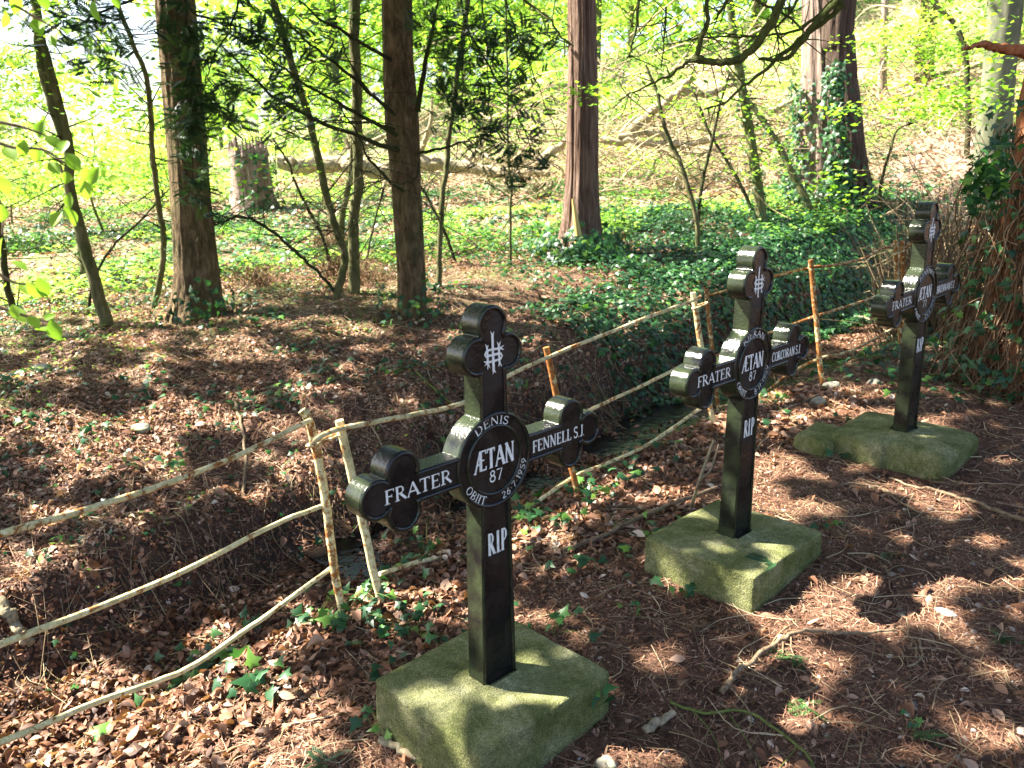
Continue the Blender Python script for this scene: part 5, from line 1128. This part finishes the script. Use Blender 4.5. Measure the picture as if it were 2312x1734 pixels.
for a in ((480, 1440, 26, .09, .062, "large leaved ivy sprig under the lowest rail, lower left of centre", .09), (380, 1480, 16, .07, .055, "ivy sprig left of the large leaved one, under the lowest rail"), (555, 1490, 10, .05, .065, "ivy sprig with broad leaves in front of the lowest rail", .09),
          (790, 1290, 22, .09, .05, "ivy round the foot of the leaning cream post"), (690, 1345, 16, .07, .052, "ivy round the foot of the bent rusty post"), (920, 1205, 30, .10, .05, "ivy at the water's edge left of the nearest cross shaft"), (1275, 1560, 9, .03, .05, "small ivy sprig beside the nearest plinth's right side", .10),
          (1160, 1130, 26, .10, .05, "ivy right of the nearest cross shaft below the lowest rail"), (1270, 1075, 26, .09, .05, "ivy round the foot of the rusty middle post behind the nearest cross"), (880, 1370, 18, .08, .045, "ivy on brown leaves behind the nearest plinth"), (1200, 1370, 10, .05, .04, "ivy sprig behind the nearest plinth's right side"),
          (1570, 870, 24, .09, .045, "ivy round the paired posts left of the middle cross"), (1420, 1180, 10, .06, .045, "ivy at the left corner of the middle plinth"), (1640, 870, 20, .10, .045, "ivy right of the middle cross under its arm"), (1480, 1290, 8, .04, .035, "ivy against the front of the middle plinth"),
          (1880, 770, 40, .13, .05, "ivy on the bank between the rusty post and the third cross"), (2080, 760, 40, .14, .05, "ivy behind the third cross near the trunk"), (2120, 700, 40, .12, .05, "ivy at the foot of the farthest fence post"), (1855, 930, 12, .07, .035, "ivy at the left end of the third plinth"), (820, 1580, 9, .05, .045, "ivy at the nearest plinth's lower left"),
          (1975, 1590, 4, .02, .035, "two tone seedling with ivy like leaves on the path at lower right", .08), (1065, 1655, 3, .015, .04, "single ivy leaf against the nearest plinth's front corner", .10), (1380, 1335, 5, .03, .03, "small ivy shoot just right of the nearest plinth"), (1790, 1150, 6, .04, .035, "ivy on the path right of the middle cross")):
    ivy_plant(*a)

# ------------------------------------------------------------------ out-of-view crowns: leaves set to shade the ground, gaps cut for sun patches
SPOTS = [(1674, 1010, .13), (1690, 1100, .13), (1650, 1060, .10), (1960, 1060, .07), (2010, 1085, .08), (2050, 1110, .07), (1990, 1170, .05), (2003, 1307, .07), (1824, 1300, .07), (1770, 1300, .05), (1700, 1350, .08), (1741, 1432, .08), (1648, 1495, .06),
         (1706, 1557, .08), (1626, 1607, .08), (1560, 1600, .04), (1590, 1180, .03), (60, 1600, .3), (220, 1600, .26), (350, 1570, .24), (480, 1540, .17), (20, 1500, .25), (100, 1450, .18), (470, 1380, .14), (560, 1400, .16), (600, 1620, .1), (230, 1480, .12), (650, 1320, .09), (700, 1345, .06), (800, 1320, .06), (860, 1350, .07), (640, 1500, .07),
         (300, 1500, .12), (430, 1470, .07), (1190, 1155, .08), (1260, 1115, .08), (1230, 1190, .05), (1680, 870, .08), (1740, 900, .08), (1810, 880, .06), (1340, 1040, .05), (300, 945, .2), (450, 905, .14), (150, 920, .18), (570, 1080, .11), (640, 1020, .12), (180, 1010, .14), (120, 1130, .10), (60, 1210, .10), (730, 1060, .06), (1350, 785, .10), (1430, 720, .08), (1450, 650, .16), (520, 760, .2), (300, 800, .14),
         (620, 930, .08), (850, 800, .10), (760, 720, .12), (350, 1180, .06), (1080, 640, .14), (1000, 700, .12), (2170, 640, .10), (2100, 560, .08), (950, 1180, .06), (830, 1180, .05), (1880, 905, .10), (2010, 925, .05), (900, 1545, .035), (1660, 1150, .045), (930, 1480, .03), (2180, 980, .05), (2190, 1240, .05), (1400, 1090, .03), (100, 1350, .10), (260, 1330, .07)]
HOL = [(at(x, min(y, 1655)), r) for x, y, r in SPOTS]
HOL = [(p_, r_*(1.12 if p_[1]-p_[0] < 2.2 else 1.)) for p_, r_ in HOL]
for k_, (n0, n1) in enumerate((('A', 0), ('B1', 0), ('B2', 0), ('C2', 0), ('B3', 0), ('C3', 0))):
    B, Tt = PP[n0]
    for t in (.15, .45, .75, 1.): HOL.append((B*(1-t)+Tt*t, .06))
for px, py, D in ((200, 1100, 3.6), (400, 1035, 3.45), (560, 955, 3.3), (150, 1330, 3.2), (450, 1205, 3.1), (640, 1115, 3.1), (930, 885, 3.6), (820, 910, 3.4), (150, 1545, 2.5), (300, 1490, 2.6), (500, 1390, 2.8)): HOL.append((at_d(px, py, D), .07))
for k, (x, y, z, yw) in enumerate(CROSS):
    a = math.radians(yw)
    for lx, lz, r in ((-.06, .15, .05), (-.06, .85, .07), (-.06, .45, .06), (-.1, .72, .05), (-.42, .70, .05)): HOL.append((np.array([x+math.cos(a)*lx, y+math.sin(a)*lx, z+lz]), r))
for B_, z1, ox in ((b1, 4.2, -.12), (b2, 2.6, -.14), (b3, 4, -.1)):
    for zz_ in np.arange(.1, z1, .3):
        if noise(zz_*1.3, B_[0], 0, 8) > -.25: HOL.append((B_+np.array([ox, -.05, zz_]), .17))
HOL += [(p_, .09) for p_ in LEAFPOS]
HC = np.array([h[0] for h in HOL]); HR = np.array([h[1] for h in HOL])
nC = 34000; nD = 7000
ud = rng.uniform(.2, 8, nD); vd = rng.uniform(3.3, 4.2, nD)  # extra unseen leaves added above the ditch to darken it
gxr = np.r_[rng.uniform(-7.0, 6.5, nC), (ud-vd)*Q]; gyr = np.r_[rng.uniform(-1.5, 8.6, nC), (ud+vd)*Q]; nC += nD; hh_ = rng.uniform(3.6, 9.0, nC)
gz_ = -1.7; pos = np.stack([gxr, gyr, np.full(nC, gz_)], -1)+SUN[None]*(hh_/SUN[2])[:, None]
edge = ss((7.6+1.0*noise(gxr*.8, 3, 0, 55)-gyr)/1.2)*ss((gxr+6.0)/1.2+1.*(gyr < 5))*(1-.55*ss((((gyr-gxr)*Q)-4.0)/1.))
keep = (rng.random(nC) < edge*np.clip(.86+.5*noise(gxr*1.5, gyr*1.5, 0, 56), 0, 1))
px_, py_, dd_ = proj(pos); keep[-nD:] = True; vis = (dd_ > 0) & (px_ > -60) & (px_ < 2272) & (py_ > -40) & (py_ < 1700); keep &= ~vis
keep &= np.linalg.norm(pos, axis=1) > 1.2
for q in range(len(HC)):
    w_ = pos-HC[q]; t = w_@SUN; d_ = np.linalg.norm(w_-t[:, None]*SUN, axis=1); keep &= ~((d_ < HR[q]+.042) & (t > 0))
pos = pos[keep]; n_ = len(pos); print("canopy", n_)
own = np.where(pos[:, 0] < -4.2, 0, np.where(pos[:, 0] < -.9, 1, 2))
CL = (np.array([(-.5, -.12, 0), (-.1, -.5, .05), (.5, -.15, -.05), (.45, .3, 0), (-.1, .5, .05), (-.5, .2, 0)]), np.array([(0, 1, 2, 3, 4, 5)]))
for q, T_ in enumerate((T1, T2, T7)):
    s = own == q; mb = MB(); scatter(mb, *CL, pos[s], rnormal(s.sum(), 1.4, .7), rng.random(s.sum())*6.28, .12+.10*rng.random(s.sum()), rng.random(s.sum()), False)
    mb.build("crown", M_YEW, T_)  # unseen leaf layer added for dappled shade, divided between these trees
for T_, base in ((T3, P3[-2]), (T4, P4[-2]), (T6, P6[-2])):
    mb = crown_mb(30, 1600, .2, base+np.array([0, 0, 2.2]), (1.8, 1.8, 1.6), csz=.5); mb.build("crown", M_YEW if T_ is not T6 else M_BEECH, T_)
